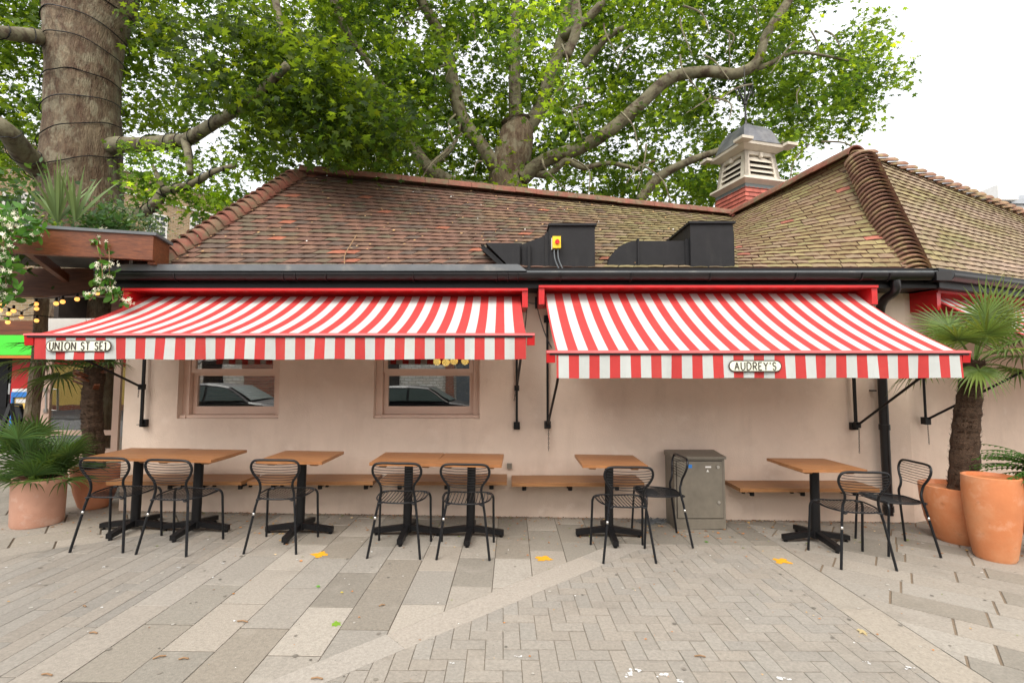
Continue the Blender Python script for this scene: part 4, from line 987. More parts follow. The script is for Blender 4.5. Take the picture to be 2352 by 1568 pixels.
# tree 2
T2=thing('plane_tree',(.1,11.3,.05),'plane tree behind the roof ridge, its limbs spreading over the whole roof','tree','plane trees behind the restaurant')
m=MB(); s=[at(1168,850,11.4),at(1168,600,11.4),at(1168,460,11.4),at(1166,400,11.35),at(1178,350,11.3),at(1188,300,11.3),at(1186,280,11.3)]
sp=spline(s,6); k=len(sp); rad=[.62,.58,.50,.44,.43,.36,.26]
m.tube(sp,[rad[min(5,int(i/(k-1)*6))]+(rad[min(6,int(i/(k-1)*6)+1)]-rad[min(5,int(i/(k-1)*6))])*((i/(k-1)*6)%1) for i in range(k)],24,nz=.12); build(m,'trunk',M['bark'],T2,True)
L2=[([at(1186,330,11.2),at(1182,220,11.1),at(1183,110,11.0),at(1190,-40,11)],.17,.11),([at(1150,400,11.2),at(1100,330,11.0),at(1060,270,10.9),at(1040,190,10.8),at(1020,100,10.8),at(940,-50,10.8)],.19,.11),
([at(1150,390,11.5),at(1110,340,11.6),at(1075,290,11.7),at(1050,240,11.8)],.12,.08),([at(1200,310,11.4),at(1240,250,11.4),at(1262,180,11.4),at(1290,90,11.5),at(1310,-40,11.5)],.19,.12),
([at(1120,438,11.2),at(1050,425,10.8),at(985,385,10.6),at(930,310,10.6),at(870,240,10.7),at(810,180,10.8)],.19,.07),
([at(1200,410,11.1),at(1250,370,10.9),at(1330,340,10.8),at(1400,300,10.7),at(1470,240,10.6),at(1540,180,10.5),at(1620,165,10.4),at(1690,170,10.3),at(1740,140,10.2),at(1760,80,10.2),at(1800,20,10.2),at(1850,-60,10.2)],.175,.08),
([at(1215,395,11.1),at(1260,400,10.9),at(1300,370,10.8),at(1340,385,10.7),at(1400,375,10.6),at(1470,390,10.6)],.10,.04),
([at(1470,460,10.6),at(1510,410,10.5),at(1560,380,10.4),at(1640,350,10.3),at(1720,330,10.3),at(1800,330,10.3)],.11,.05),
([at(1290,90,11.5),at(1330,60,11),at(1380,10,10.8),at(1420,-60,10.8)],.12,.08),([at(1310,-40,9.5),at(1325,60,9.6),at(1300,130,9.7)],.12,.09),
([at(985,385,10.6),at(1040,340,10.7),at(1060,270,10.8)],.05,.03),([at(1690,170,10.3),at(1760,150,10.3),at(1830,120,10.3),at(1950,140,10.3)],.07,.02),
([at(740,-80,9),at(790,60,9.2),at(870,180,9.5),at(900,260,9.7)],.09,.03),([at(1340,150,10.9),at(1390,90,10.6),at(1440,60,10.4)],.10,.05)]
m=MB(); limbs(m,L2,nz=.1); build(m,'limb',M['bark2'],T2,True)
def arcs(n):
    m=MB()
    for i in range(n):
        x=rnd.uniform(560,1900);y=rnd.uniform(0,380);Y=rnd.uniform(8.5,11); a=at(x,y,Y); b=at(x+rnd.uniform(-90,90),y+rnd.uniform(20,110),Y-.3); m.tube(spline([a,a.lerp(b,.5)+V(rnd.uniform(-.2,.2),0,.1),b],4),[.02,.019,.018,.017,.015,.013,.011,.009,.006],5)
    return m
tag(build(arcs(60),'twigs',M['bark2'],T2),kind='stuff')
main=[(720,-260),(1960,-260),(1940,-20),(1850,50),(1830,95),(1890,120),(1930,95),(1990,110),(2000,200),(1960,260),(1900,290),(1850,330),(1790,380),(1660,470),(1600,500),(1180,460),(1000,450),(740,430)]
reg2=[(main,11.2,15.5,1850,.46,38,.225,1.0),(main,9.8,11,170,.42,26,.20,1.05),
([(1850,-60),(1900,-60),(1930,10),(1880,40)],9.8,11,8,.3,22,.18,1.1),
([(1900,100),(2000,30),(2060,60),(2085,110),(2070,200),(2010,230),(2010,300),(1950,330),(1890,320),(1880,220)],9.8,11.2,66,.30,26,.18,1.15),
([(2040,120),(2095,150),(2090,195),(2040,200)],9.8,10.5,6,.22,16,.18,1.1),([(1560,330),(1840,330),(1850,400),(1700,470),(1590,470)],9.9,12,46,.3,26,.18,1.25),
([(1110,-40),(1230,-40),(1240,120),(1180,170),(1120,80)],6.6,7.6,16,.26,22,.16,1.15),([(1210,-40),(1330,-40),(1345,250),(1300,310),(1230,230),(1240,100)],7.0,7.9,22,.24,20,.16,1.5)]
d=crown(reg2,[(V(rnd.uniform(-4,8),rnd.uniform(7,16),rnd.uniform(11,14.5)),.8,34,.22,.9) for _ in range(50)])
leafmesh('crown',d[0],d[1],d[2],d[3],STAR,T2,'leaf',d[4])
# ------------------------------------------------------------------ palms, pots, plants
def pot(name,label,c,prof,mt,soilz,soilr,gp='terracotta pots',sq=1):
    t=thing(name,c,label,'pot',gp); m=MB(); m.lathe(c,prof,48,sq=sq); build(m,'pot_body',M[mt],t,'auto')
    m=MB(); m.lathe(V(*c)+V(0,0,soilz-.02),[(soilr,0),(soilr,.02),(soilr*.5,.035)],24,sq=sq); build(m,'soil',M['soil'],t,True); return t
def fan(mb,base,d,up,L,n=30,spread=290,w=.013,droop=.25,col=(.06,.11,.03)):
    d=Vector(d).normalized(); s=d.cross(Vector(up)).normalized(); u=s.cross(d).normalized()
    for i in range(n):
        an=R(-spread/2+spread*i/(n-1)); dd=d*math.cos(an)+s*math.sin(an); l=L*(1-.28*(abs(an)/math.pi))*rnd.uniform(.88,1.05); pp=dd.cross(u).normalized()
        c=jit(col,.3,.1); prev=None
        for k in range(6):
            f=k/5; q=base+dd*(l*f)-V(0,0,1)*(droop*l*f*f*f*rnd.uniform(.8,1.2))+u*(.05*l*math.sin(f*2)); ww=w*(.45+1.2*f if f<.42 else 1.0*(1-f)/.58+.02)
            cur=(q-pp*ww,q-u*ww*.5,q+pp*ww)
            if prev: mb.poly([prev[0],prev[1],cur[1],cur[0]],c); mb.poly([prev[1],prev[2],cur[2],cur[1]],c)
            prev=cur
def palmtrunk(pts,r,tuft=500):
    m=MB(); s=spline(pts,9); k=len(s); m.tube(s,[(r[0]+(r[1]-r[0])*i/(k-1))*(1+.06*math.sin(i*2.2)) for i in range(k)],22,nz=.12)
    for i in range(tuft):
        f=rnd.random(); a=int(f*(k-1)); c=s[a]; rr=(r[0]+(r[1]-r[0])*f); an=rnd.uniform(0,6.28); d=V(math.cos(an),math.sin(an),0); t=V(-d.y,d.x,0); l=rnd.uniform(.02,.05); w=rnd.uniform(.004,.018)
        p=c+d*rr*.95; e=p+d*rnd.uniform(.012,.035)+V(0,0,l)+t*rnd.uniform(-.02,.02); m.poly([p-t*w,p+t*w,e])
    return m
def palm(label,pts,r,fr,colr,tuft=500):
    t=thing('fan_palm',pts[0],label,'palm','potted palms'); build(palmtrunk(pts,r,tuft),'trunk',M['palmbark'],t)
    top=Vector(pts[-1])
    for (az,el,pl,L,dr_) in fr:
        d=V(math.cos(R(az))*math.cos(R(el)),math.sin(R(az))*math.cos(R(el)),math.sin(R(el))); m=MB()
        e=top+d*pl-V(0,0,.06*pl); m.tube(spline([top-V(0,0,.05),top+d*pl*.5,e],4),.008,5,col=jit(colr,.1))
        upv=V(0,0,1) if abs(d.z)<.85 else V(0,1,0)
        fan(m,e,(d+V(0,0,-.25)).normalized(),upv,L,droop=dr_,col=colr); build(m,'frond',M['palm'],t)
    return t
    return t
# right palm
pr_=[(rr_*.88,z) for rr_,z in [(.20,0),(.235,.04),(.30,.2),(.335,.38),(.345,.50),(.345,.535),(.325,.54),(.315,.50)]]
pot('terracotta_pot','round orange terracotta pot holding the right palm, behind the tall pot',V(4.42,4.97,gz(4.42)),pr_,'terra2',.48,.27)
palm('tall fan palm with shaggy trunk in the round pot at the right',[V(4.46,4.95,.40),V(4.50,4.94,.9),V(4.55,4.92,1.35),V(4.60,4.90,1.72)],(.125,.085),
 [(182,12,.5,.46,.22),(205,38,.36,.44,.15),(165,-8,.42,.36,.5),(250,48,.36,.46,.12),(275,18,.34,.38,.3),(330,32,.42,.46,.2),(358,8,.46,.46,.35),(40,45,.36,.42,.2),(110,62,.42,.44,.12),(290,76,.46,.5,.08),(340,62,.5,.5,.08),(235,-22,.24,.28,.5),(345,-14,.36,.34,.5)],(.13,.20,.05),700)
pt=[(.135,0),(.15,.03),(.182,.25),(.203,.48),(.207,.62),(.204,.70),(.204,.725),(.19,.73),(.183,.70)]
pot('terracotta_pot','tall smooth orange terracotta pot at the right edge, in front of the palm',V(4.31,4.50,gz(4.31)),pt,'terra2',.66,.18)
pot('terracotta_pot','terracotta pot beyond the right edge holding the fern',V(4.82,4.50,gz(4.8)),pt,'terra2',.66,.18)
t=thing('fern',V(4.82,4.5,.6),'lush green fern reaching in over the tall pot at the right edge','fern')
for i in range(60):
    m=MB(); az=R(rnd.uniform(0,360) if i%3==0 else rnd.uniform(140,250)); L=rnd.uniform(.36,.56); el=rnd.uniform(.35,1.25); b=V(4.80,4.48,.66)
    d=V(math.cos(az),math.sin(az),0); pts=[b+d*(L*f*math.cos(el*(1-.5*f)))+V(0,0,L*f*math.sin(el)-.42*L*f*f*1.2) for f in [k/14 for k in range(15)]]
    cl=jit((.07,.16,.03),.25,.08)
    m.tube(pts,.003,4,col=cl)
    for k in range(2,15):
        f=k/14; w=.085*math.sin(math.pi*min(1,.25+f*.75))*(1.15-f*.8); s=V(-d.y,d.x,0); p=pts[k]; tn=(pts[k]-pts[k-1]).normalized()
        for sg in (-1,1):
            e=p+s*sg*w+tn*.025-V(0,0,.015)
            m.poly([p-tn*.010,p+s*sg*w*.5+tn*.002-V(0,0,.0),e,p+s*sg*w*.5+tn*.024,p+tn*.012],cl)
    build(m,'frond',M['shrub'],t)
# left palm and pots
pl_=[(.12,0),(.15,.03),(.20,.2),(.225,.36),(.23,.42),(.23,.455),(.21,.46),(.20,.43)]
pot('terracotta_pot','rounded terracotta pot holding the left palm, against the building corner',V(-4.73,5.68,gz(-4.8)),pl_,'terra',.42,.20)
PLM=palm('fan palm with a thick shaggy trunk in the rounded pot at the left',[V(-4.74,5.68,.42),V(-4.77,5.66,.85),V(-4.79,5.64,1.25),V(-4.75,5.62,1.66)],(.10,.098),
 [(187,10,.62,.52,.25),(200,30,.45,.5,.3),(170,-8,.5,.45,.5),(215,5,.42,.4,.4),(250,35,.2,.36,.3),(290,30,.22,.36,.3),(330,15,.25,.34,.3),(100,40,.35,.5,.3),(40,30,.3,.4,.3),(150,60,.35,.5,.2)],(.07,.12,.03),700)
for i in range(9):
    an=rnd.uniform(3.3,6.2); d=V(math.cos(an),math.sin(an),0); b=V(-4.75,5.62,1.50+rnd.uniform(-.1,.16))+d*.09
    m=MB(); m.bar(b,b+d*.10+V(0,0,.05),.05,.018); build(m,'frond_stub',M['beam'],PLM)
pf=[(.262,0),(.272,.02),(.278,.2),(.282,.40),(.285,.425),(.28,.44),(.262,.44),(.255,.40)]
pot('terracotta_pot','wide cylindrical pale terracotta pot in front at the left',V(-4.80,5.08,gz(-4.8)),[(a*.76,b*1.06) for a,b in pf],'terra3',.42,.19)
t=thing('fan_palm',V(-4.80,5.08,.45),'bushy low fan palm in the wide pale pot at the left','palm','potted palms')
for i in range(34):
    az=i*137.5; el=rnd.uniform(30,82) if i<28 else rnd.uniform(5,25); pl2=rnd.uniform(.18,.58)*(.6+.4*math.sin(R(max(el,0)))) if i%3 else rnd.uniform(.08,.25); m=MB()
    d=V(math.cos(R(az))*math.cos(R(el)),math.sin(R(az))*math.cos(R(el))*.8,math.sin(R(el))).normalized(); b=V(-4.80+rnd.uniform(-.07,.07),5.08+rnd.uniform(-.07,.07),.46); e=b+d*pl2
    cl=jit((.07,.135,.035),.25); m.tube([b,e],.006,5,col=cl); fan(m,e,d,V(0,0,1) if el<70 else V(0,1,0),rnd.uniform(.32,.48),20,170,.010,.22,cl); build(m,'frond',M['palm'],t)
for i in range(6): 
    pass
# thin trunk at far left
t=thing('young_tree',V(-6.4,6.6,.08),'slim rough tree trunk left of the glazed door','tree')
m=MB(); m.tube(spline([V(-6.45,6.6,.05),V(-6.40,6.6,.9),V(-6.37,6.62,1.7),V(-6.4,6.65,2.6)],8),.075,16,nz=.2); build(m,'trunk',M['bark'],t,True)
# planting on the pergola roof
def cloud(name,label,cat,boxes,sz,col,tm=OV,mt='shrub',group=None,stem=None):
    Pn=[];Cn=[];Zn=[]
    for (c,r,n) in boxes:
        q=NP.normal(size=(n,3))*np.array(r)*.5+np.array(c); Pn.append(q)
        Cn.append(np.array(col)[None,:]*NP.uniform(.6,1.5,n)[:,None]); Zn.append(NP.uniform(.6,1.3,n)*sz)
    Pn=np.concatenate(Pn); nn=NP.normal(size=Pn.shape)*.7; nn[:,2]+=.5; nn[:,1]-=.4
    o=leafmesh(name,Pn,nn,np.concatenate(Zn),np.concatenate(Cn),tm,None,mt,fold=.15); tag(o,label,cat,group); return o
ZP=zt0=n1.z+.03
def top(px,py,Y): return at(px,py,Y)
cloud('shrub','grey green rosemary-like shrub on the pergola roof at the foot of the plane trunk','shrub',[(top(245,505,5.5),(.5,.3,.2),500),(top(215,512,5.4),(.3,.3,.15),300),(top(262,488,5.5),(.12,.1,.2),140)],.05,(.06,.12,.045))
cloud('shrub','leafy dark green shrub with hanging leaves right of the cordyline','shrub',[(top(262,520,5.3),(.35,.25,.2),260)],.085,(.05,.12,.03))
cloud('shrub','small grey leaved bush at the right end of the pergola roof','shrub',[(top(325,520,5.35),(.35,.2,.12),420),(top(300,505,5.4),(.2,.2,.14),200)],.035,(.13,.18,.10))
cloud('shrub','dense green bush behind the jasmine at the far left edge','shrub',[(top(15,475,5.6),(.5,.4,.5),500),(top(-40,560,5.3),(.5,.3,.5),400),(top(20,540,5.5),(.3,.2,.3),220)],.085,(.05,.11,.03))
t=thing('cordyline',top(150,520,5.4),'spiky sword leaved cordyline on the pergola roof in front of the plane trunk','plant')
for (b,n,h) in (((132,512),22,.95),((172,508),12,.85)):
    m=MB(); bb=top(b[0],b[1],4.95)
    for i in range(n):
        az=rnd.uniform(0,6.28); el=R(rnd.uniform(55,88)); d=V(math.cos(az)*math.cos(el),math.sin(az)*math.cos(el),math.sin(el)); s=d.cross(V(0,1,.1)).normalized(); L=h*rnd.uniform(.6,1.1); prev=None; c=jit((.15,.22,.085),.25)
        for k in range(6):
            f=k/5; w=.018*(.5+f*1.2 if f<.4 else (1-f)*1.65)+.001; q=bb+d*L*f*.75+V(0,0,-.10*L*f*f)+V(d.x,d.y,0)*.10*L*f*f
            if prev: m.poly([prev[0],prev[1],q+s*w,q-s*w],c)
            prev=(q-s*w,q+s*w)
    build(m,'leaves',M['palm'],t)
def vine(label,paths,nl,nf,sz):
    t=thing('jasmine',paths[0][0],label,'climbing plant','flowering jasmine on the pergola'); m=MB()
    Lp=[];Fp=[]
    for p,sp_ in paths:
        pass
    return t
def jasmine(label,strands,spread,nl,nf):
    t=thing('jasmine',strands[0][0],label,'climbing plant','flowering jasmine on the pergola')
    m=MB(); Lp=[]; Fp=[]
    for st in strands:
        s=spline(st,8); m.tube(s,.004,4)
        for i in range(nl):
            f=rnd.random()*(len(s)-1); c=s[int(f)]; Lp.append(c+V(rnd.gauss(0,spread),rnd.gauss(0,spread*.6),rnd.gauss(0,spread)))
        for i in range(nf):
            f=(rnd.random())*(len(s)-1); c=s[int(f)]; cl=c+V(rnd.gauss(0,spread),-abs(rnd.gauss(0,spread*.7)),rnd.gauss(0,spread))
            for q in range(rnd.randint(2,5)): Fp.append(cl+V(rnd.gauss(0,.025),rnd.gauss(0,.015),rnd.gauss(0,.02)))
    build(m,'stem',M['twig'],t)
    n=len(Lp); P_=np.array([tuple(p) for p in Lp]); nn=NP.normal(size=(n,3))*.6; nn[:,1]-=.6; nn[:,2]+=.3
    leafmesh('foliage',P_,nn,NP.uniform(.07,.12,n),np.array((.07,.19,.03))[None,:]*NP.uniform(.6,1.5,n)[:,None],OV,t,'shrub')
    n=len(Fp); P_=np.array([tuple(p) for p in Fp]); nn=NP.normal(size=(n,3))*.5; nn[:,1]-=.9
    FT=[]
    for k in range(5): a=R(72*k); FT+= [(.08*math.cos(a-.6),.08*math.sin(a-.6)),(.42*math.cos(a-.22),.42*math.sin(a-.22)),(.5*math.cos(a+.1),.5*math.sin(a+.1))]
    leafmesh('blossom',P_,nn,NP.uniform(.034,.048,n),np.array((.8,.78,.6))[None,:]*np.ones((n,1)),FT,t,'flower')
jasmine('white flowering jasmine climbing over the far left corner of the pergola',[[top(-40,470,4.9),top(0,520,4.5),top(10,600,4.45),top(15,680,4.45)],[top(-60,480,4.8),top(-30,560,4.4),top(-10,640,4.4),top(0,690,4.4)],[top(-30,495,4.8),top(5,505,4.6),top(45,525,4.55),top(75,528,4.6)],[top(-80,500,4.8),top(-30,600,4.4),top(-20,680,4.4)]],.07,110,34)
jasmine('white flowering jasmine trailing down in front of the pergola beam beside the awning',[[top(215,530,5.1),top(222,560,4.85),top(235,620,4.85),top(228,660,4.85),top(205,690,4.85)],[top(240,530,5.1),top(250,570,4.9),top(252,640,4.9),top(260,690,4.9)],[top(230,640,4.9),top(262,665,4.9),top(280,690,4.9)]],.035,38,8)
# string lights
t=thing('string_lights',V(-5.5,5.8,2.2),'strings of glowing filament bulbs hanging under the pergola','string lights')
bl=[(7,699,6.0),(0,712,6.0),(31,714,6.2),(20,720,6.4),(49,728,6.6),(18,740,6.2),(83,698,6.2),(84,709,6.4),(84,736,6.4),(129,697,5.9),(144,693,5.9),(177,687,5.9),(206,679,5.8),(224,673,5.8),(258,663,5.7)]
for (x,y,Y) in bl:
    m=MB(); c=at(x,y,Y); r=.026; m.lathe(c,[(r*math.sin(k*math.pi/8)+.0005,-r*math.cos(k*math.pi/8)) for k in range(9)],12); b=build(m,'bulb',M['bulb'],t,True)
    m=MB(); m.lathe(c+V(0,0,.024),[(.014,0),(.014,.045),(.008,.05)],8); build(m,'bulb_holder',M['black'],b)
m=MB(); m.tube([at(x,y,Y)+V(0,0,.07) for x,y,Y in [(-60,685,6),(7,699,6.0),(83,698,6.2),(129,697,5.9),(144,693,5.9),(177,687,5.9),(206,679,5.8),(224,673,5.8),(258,663,5.7),(285,655,5.6)]],.006,5); m.tube([at(x,y,Y)+V(0,0,.07) for x,y,Y in [(-60,705,6),(0,712,6.0),(20,720,6.4),(49,728,6.6),(84,709,6.4)]],.006,5); m.tube([at(x,y,Y)+V(0,0,.07) for x,y,Y in [(-60,730,6),(18,740,6.2),(84,736,6.4),(130,742,6.6)]],.006,5); build(m,'cable',M['black'],t)
# ------------------------------------------------------------------ far left shop and street things
SH=thing('corner_shop',at(20,960,15.5),'shop across the street at the left edge with green fascia and red frontage','shop')
SH.location=(-16,15.5,.1); BASE[SH]=V(-16,15.5,.1)
m=MB(); bxz(m,-400,600,180,745,15.6,3); build(m,'wall',M['stock'],SH)
m=MB(); bxz(m,-400,748,110,762,15.3,.3); build(m,'cornice',M['white'],SH)
m=MB(); a=at(-400,763,15.2);b=at(82,815,14.6); m.prism([V(a.x,15.2,a.z),V(a.x,14.6,b.z),V(a.x,15.4,b.z)],(b.x-a.x,0,0)); build(m,'fascia_board',M['green'],SH)
m=MB(); bxz(m,-400,815,82,822,14.62,.3); build(m,'fascia_trim',M['orange'],SH)
m=MB(); bxz(m,27,823,70,990,15.3,.3); bxz(m,105,823,180,990,15.3,.3); build(m,'pilaster',M['shopred'],SH)
m=MB(); bxz(m,-30,823,26,990,15.4,.1); d=build(m,'door',M['black'],SH)
m=MB()
for (a,b,c,e) in ((2,835,18,850),(2,858,18,895),(2,903,18,935)): bxz(m,a,b,c,e,15.37,.02)
build(m,'door_panel',M['black'],d)
m=MB(); bxz(m,21,880,25,905,15.34,.03); build(m,'handle',M['steel'],d)
m=MB(); bxz(m,71,823,104,895,15.42,.02); build(m,'window',M['glass'],SH)
m=MB(); bxz(m,71,895.5,104,990,15.35,.1); build(m,'stall_riser',M['shopred'],SH)
m=MB(); bxz(m,-400,823,-31,990,15.5,.1); build(m,'shop_window',M['carglass'],SH)
t=thing('freezer_chest',at(55,985,12.5),'blue and yellow printed ice cream freezer in front of the red shopfront','freezer')
m=MB(); bxz(m,33,912,80,985,12.5,.7); build(m,'body',M['yprint'],t)
m=MB(); bxz(m,28,900,82,911.5,12.45,.8); bxz(m,28,912,32.5,985,12.45,.7); build(m,'rim',M['blue'],t)
m=MB(); bxz(m,30,893,82,899.5,12.5,.7); build(m,'lid',M['white'],t)
m=MB(); bxz(m,40,916,78,925,12.49,.005); build(m,'printed_band',M['white'],t)
t=thing('pavement_sign',at(30,1010,8.6),'black A-frame pavement sign at the left edge in front of the shop','sign')
m=MB(); p=at(33,930,8.7); gx=gz(-8)
for s in (-1,1):
    a0=V(p.x-.06,8.75+0,p.z); 
for sx in (-1,1):
    m.bar(V(p.x-.2,8.5+.02,p.z) if sx<0 else V(p.x+.25,8.8,p.z),V(p.x-.5,8.3,gx+.1) if sx<0 else V(p.x+.05,8.4,gx+.1),.05,.04)
a=[at(22,928,8.5),at(47,928,8.9),at(64,1010,8.7),at(-2,1012,8.3)]
m.bar(at(26,928,8.5),at(-5,1010,8.3),.06,.05); m.bar(at(48,930,8.9),at(68,1010,9.0),.06,.05); m.bar(at(26,928,8.5),at(48,930,8.9),.05,.04); m.bar(at(26,928,8.5),at(38,1000,8.3),.05,.05)
build(m,'sign_frame',M['black'],t)
m=MB(); m.prism([at(28,932,8.55),at(46,934,8.9),at(62,1000,8.9),at(38,1000,8.4)],(0,.02,0)); build(m,'sign_board',M['duct'],t)
# background stock-brick terrace
q0=V(-20.3,17.8,0); q1=at(540,460,26.2); q1.z=0; dB=(q1-q0).normalized(); nB=V(-dB.y,dB.x,0)
H=10.75; hB=[q0,q1,q1+nB*8,q0+nB*8]; rzB=math.atan2(dB.y,dB.x)
LB=(q1-q0).length
TE=thing('brick_terrace',q0,'yellow brick terrace house with white sash windows behind the plane trunk','building'); TE.rotation_euler=(0,0,rzB); BASE[TE]=V(0,0,0)
m=MB(); m.b2((-6,0,0),(LB,8,H)); build(m,'wall',M['stock'],TE)
m=MB(); m.b2((-6.1,-.12,H+.001),(LB+.1,8.1,H+.18)); m.b2((-6,-.06,H-1.0),(LB,-.001,H-.9)); build(m,'parapet',M['white'],TE)
def locB(px,py):   # intersection of a view ray with the terrace wall, in its own frame
    d=at(px,py,1.0)-V(0,0,1.6); a=np.array([[d.x,-dB.x],[d.y,-dB.y]]); s=np.linalg.solve(a,np.array([q0.x,q0.y])); return s[1],1.6+d.z*s[0]
for (pa,pb) in (((12,447),(52,513)),((56,447),(92,513)),((340,490),(378,545)),((-60,440),(-20,510)),((440,500),(470,550))):
    a=locB(*pa); b=locB(*pb); m=MB(); x0,x1,z0,z1=a[0],b[0],b[1],a[1]
    m.b2((x0,-.03,z0),(x1,.05,z1)); w=build(m,'window',M['carglass'],TE)
    m=MB(); m.b2((x0-.08,-.07,z0-.1),(x1+.08,-.001,z0)); m.b2((x0-.08,-.06,z0),(x0,-.001,z1)); m.b2((x1,-.06,z0),(x1+.08,-.001,z1)); m.b2((x0-.08,-.06,z1),(x1+.08,-.001,z1+.08))
    m.b2((x0,-.05,(z0+z1)/2-.04),(x1,-.031,(z0+z1)/2+.04))
    for k in (1,2): m.b2((x0+(x1-x0)*k/3-.02,-.045,z0),(x0+(x1-x0)*k/3+.02,-.0305,z1))
    for k in (1,3): m.b2((x0,-.044,z0+(z1-z0)*k/4-.02),(x1,-.0302,z0+(z1-z0)*k/4+.02))
    build(m,'window_frame',M['white'],w)
# background right
t=thing('mansard_building',V(31,28,0),'pale building with a grey mansard roof far behind at the right edge','building')
m=MB(); a=at(2262,500,27); b=at(2500,500,27); zr=at(2262,470,27).z; m.b2((a.x,27,-1),(b.x+6,36,zr)); build(m,'wall',M['white'],t)
m=MB(); z2=at(2290,440,27).z; m.hexa([V(a.x-.2,26.8,zr+.001),V(b.x+6,26.8,zr+.001),V(b.x+6,36,zr+.001),V(a.x-.2,36,zr+.001),V(a.x+.9,28.2,z2),V(b.x+6,28.2,z2+1),V(b.x+6,35,z2+1),V(a.x+.9,35,z2)]); r=build(m,'roof',M['mansard'],t)
m=MB(); c=at(2310,462,26.6); m.b2((c.x-.5,26.5,zr+.1),(c.x+.6,28.5,z2+.2)); d=build(m,'dormer',M['white'],r)
m=MB(); c=at(2275,485,26.95); m.b2((c.x+.2,26.93,zr-1.0),(c.x+1.3,26.99,zr-.1)); build(m,'window',M['carglass'],t)
# ------------------------------------------------------------------ behind the camera (seen mirrored in the panes)
m=MB(); m.b2((-14,-9.6,-.5),(5,-9.2,4.2)); t=build(m,'street_wall',M['whitebrick']); tag(t,'whitewashed brick wall across the street, mirrored in the window panes','wall')
SW=t
for nm,x0,x1,z1,mt in (('brick_bay',-11.2,-9.7,3.9,'redbrick'),('door',-12.9,-12.1,2.1,'black'),('pilaster',-9.65,-9.35,4.1,'white'),('shutter',-2.3,-.9,2.6,'lead'),('pilaster',-2.75,-2.4,4.1,'redbrick'),('doorway',-5.4,-4.7,2.2,'room')):
    m=MB(); m.b2((x0,-9.199,-.45),(x1,-9.12,z1)); build(m,nm,M[mt],SW)
m=MB(); m.b2((5.01,-9.7,-.5),(16,-9.25,4.6)); m.b2((-26,-9.7,-.5),(-14.01,-9.25,4.6)); t=build(m,'street_wall',M['redbrick']); tag(t,'red brick frontage across the street beyond the whitewashed wall','wall')
m=MB(); m.b2((-24,-5.5,1.9),(-14,-5.3,2.7)); m.b2((-24,-5.5,-.3),(-23.7,-5.3,1.8999)); m.b2((-14.3,-5.5,-.3),(-14,-5.3,1.8999)); t0_=build(m,'shop_hoarding',M['shopred']); tag(t0_,'red and yellow shop hoarding mirrored in the glazed door','hoarding')
m=MB(); m.b2((-23.69,-5.46,.3),(-14.31,-5.34,1.89)); build(m,'yellow_panel',M['yprint'],t0_)
def make_car():
    t=thing('parked_car',(0,0,0),'x','car','cars parked across the street, mirrored in the panes')
    st=[(-2.1,.45,.62,.70),(-2.0,.28,.78,.82),(-1.5,.22,.92,.88),(-.9,.22,.98,.89),(0,.2,.96,.9),(.9,.22,.98,.9),(1.6,.24,1.0,.88),(1.95,.3,.95,.82),(2.05,.42,.75,.74)]
    m=MB(); rings=[]
    for x,z0,z1,w in st: rings.append([V(x,-w,z0+.08),V(x,-w,(z0+z1)/2),V(x,-w*.95,z1-.04),V(x,-w*.85,z1),V(x,w*.85,z1),V(x,w*.95,z1-.04),V(x,w,(z0+z1)/2),V(x,w,z0+.08),V(x,w*.85,z0),V(x,-w*.85,z0)])
    for i in range(len(rings)-1):
        for k in range(10): m.poly([rings[i][k],rings[i+1][k],rings[i+1][(k+1)%10],rings[i][(k+1)%10]])
    m.poly(rings[0]); m.poly(rings[-1][::-1])
    cb=[(-1.1,.96,.97,.80),(-.45,.97,1.40,.68),(.2,.97,1.47,.66),(1.1,.98,1.42,.66),(1.75,.98,1.02,.74)]; rr=[]
    for x,z0,z1,w in cb: rr.append([V(x,-.82,z0),V(x,-w,z1-.05),V(x,-w*.85,z1),V(x,w*.85,z1),V(x,w,z1-.05),V(x,.82,z0)])
    for i in range(4):
        for k in range(5): m.poly([rr[i][k],rr[i+1][k],rr[i+1][k+1],rr[i][k+1]])
    build(m,'body',M['carpaint'],t,'auto')
    for s in (-1,1):
        for pts in ([(-.98,1.0),(-.42,1.34),(.12,1.38),(.12,1.0)],[(.2,1.0),(.2,1.38),(1.0,1.33),(1.42,1.0)]):
            m=MB(); f=lambda x,z:V(x,s*(.835-(z-.97)*.37+.006),z); m.prism([f(*p) for p in pts],(0,s*.004,0)); build(m,'window',M['carglass'],t)
    m=MB(); m.poly([(-1.12,-.7,1.0),(-1.12,.7,1.0),(-.48,.6,1.40),(-.48,-.6,1.40)]); build(m,'windscreen',M['carglass'],t)
    for x in (-1.3,1.3):
        for s in (-1,1):
            m=MB(); m.tube([V(x,s*.70,.32),V(x,s*.915,.32)],.32,24); w=build(m,'wheel',M['tyre'],t,'auto'); m=MB(); m.tube([V(x,s*.9155,.32),V(x,s*.93,.32)],.2,16); build(m,'rim',M['steel'],w,'auto')
    return t
c=make_car(); c.location=(-3.0,-4.3,gz(-4,-5)); c.rotation_euler=(0,0,R(180)); c['label']='dark hatchback mirrored in the right window'
c2_=copy_tree(c); c2_.location=(-8.6,-3.4,gz(-9,-5)); c2_['label']='dark hatchback mirrored in the left window'
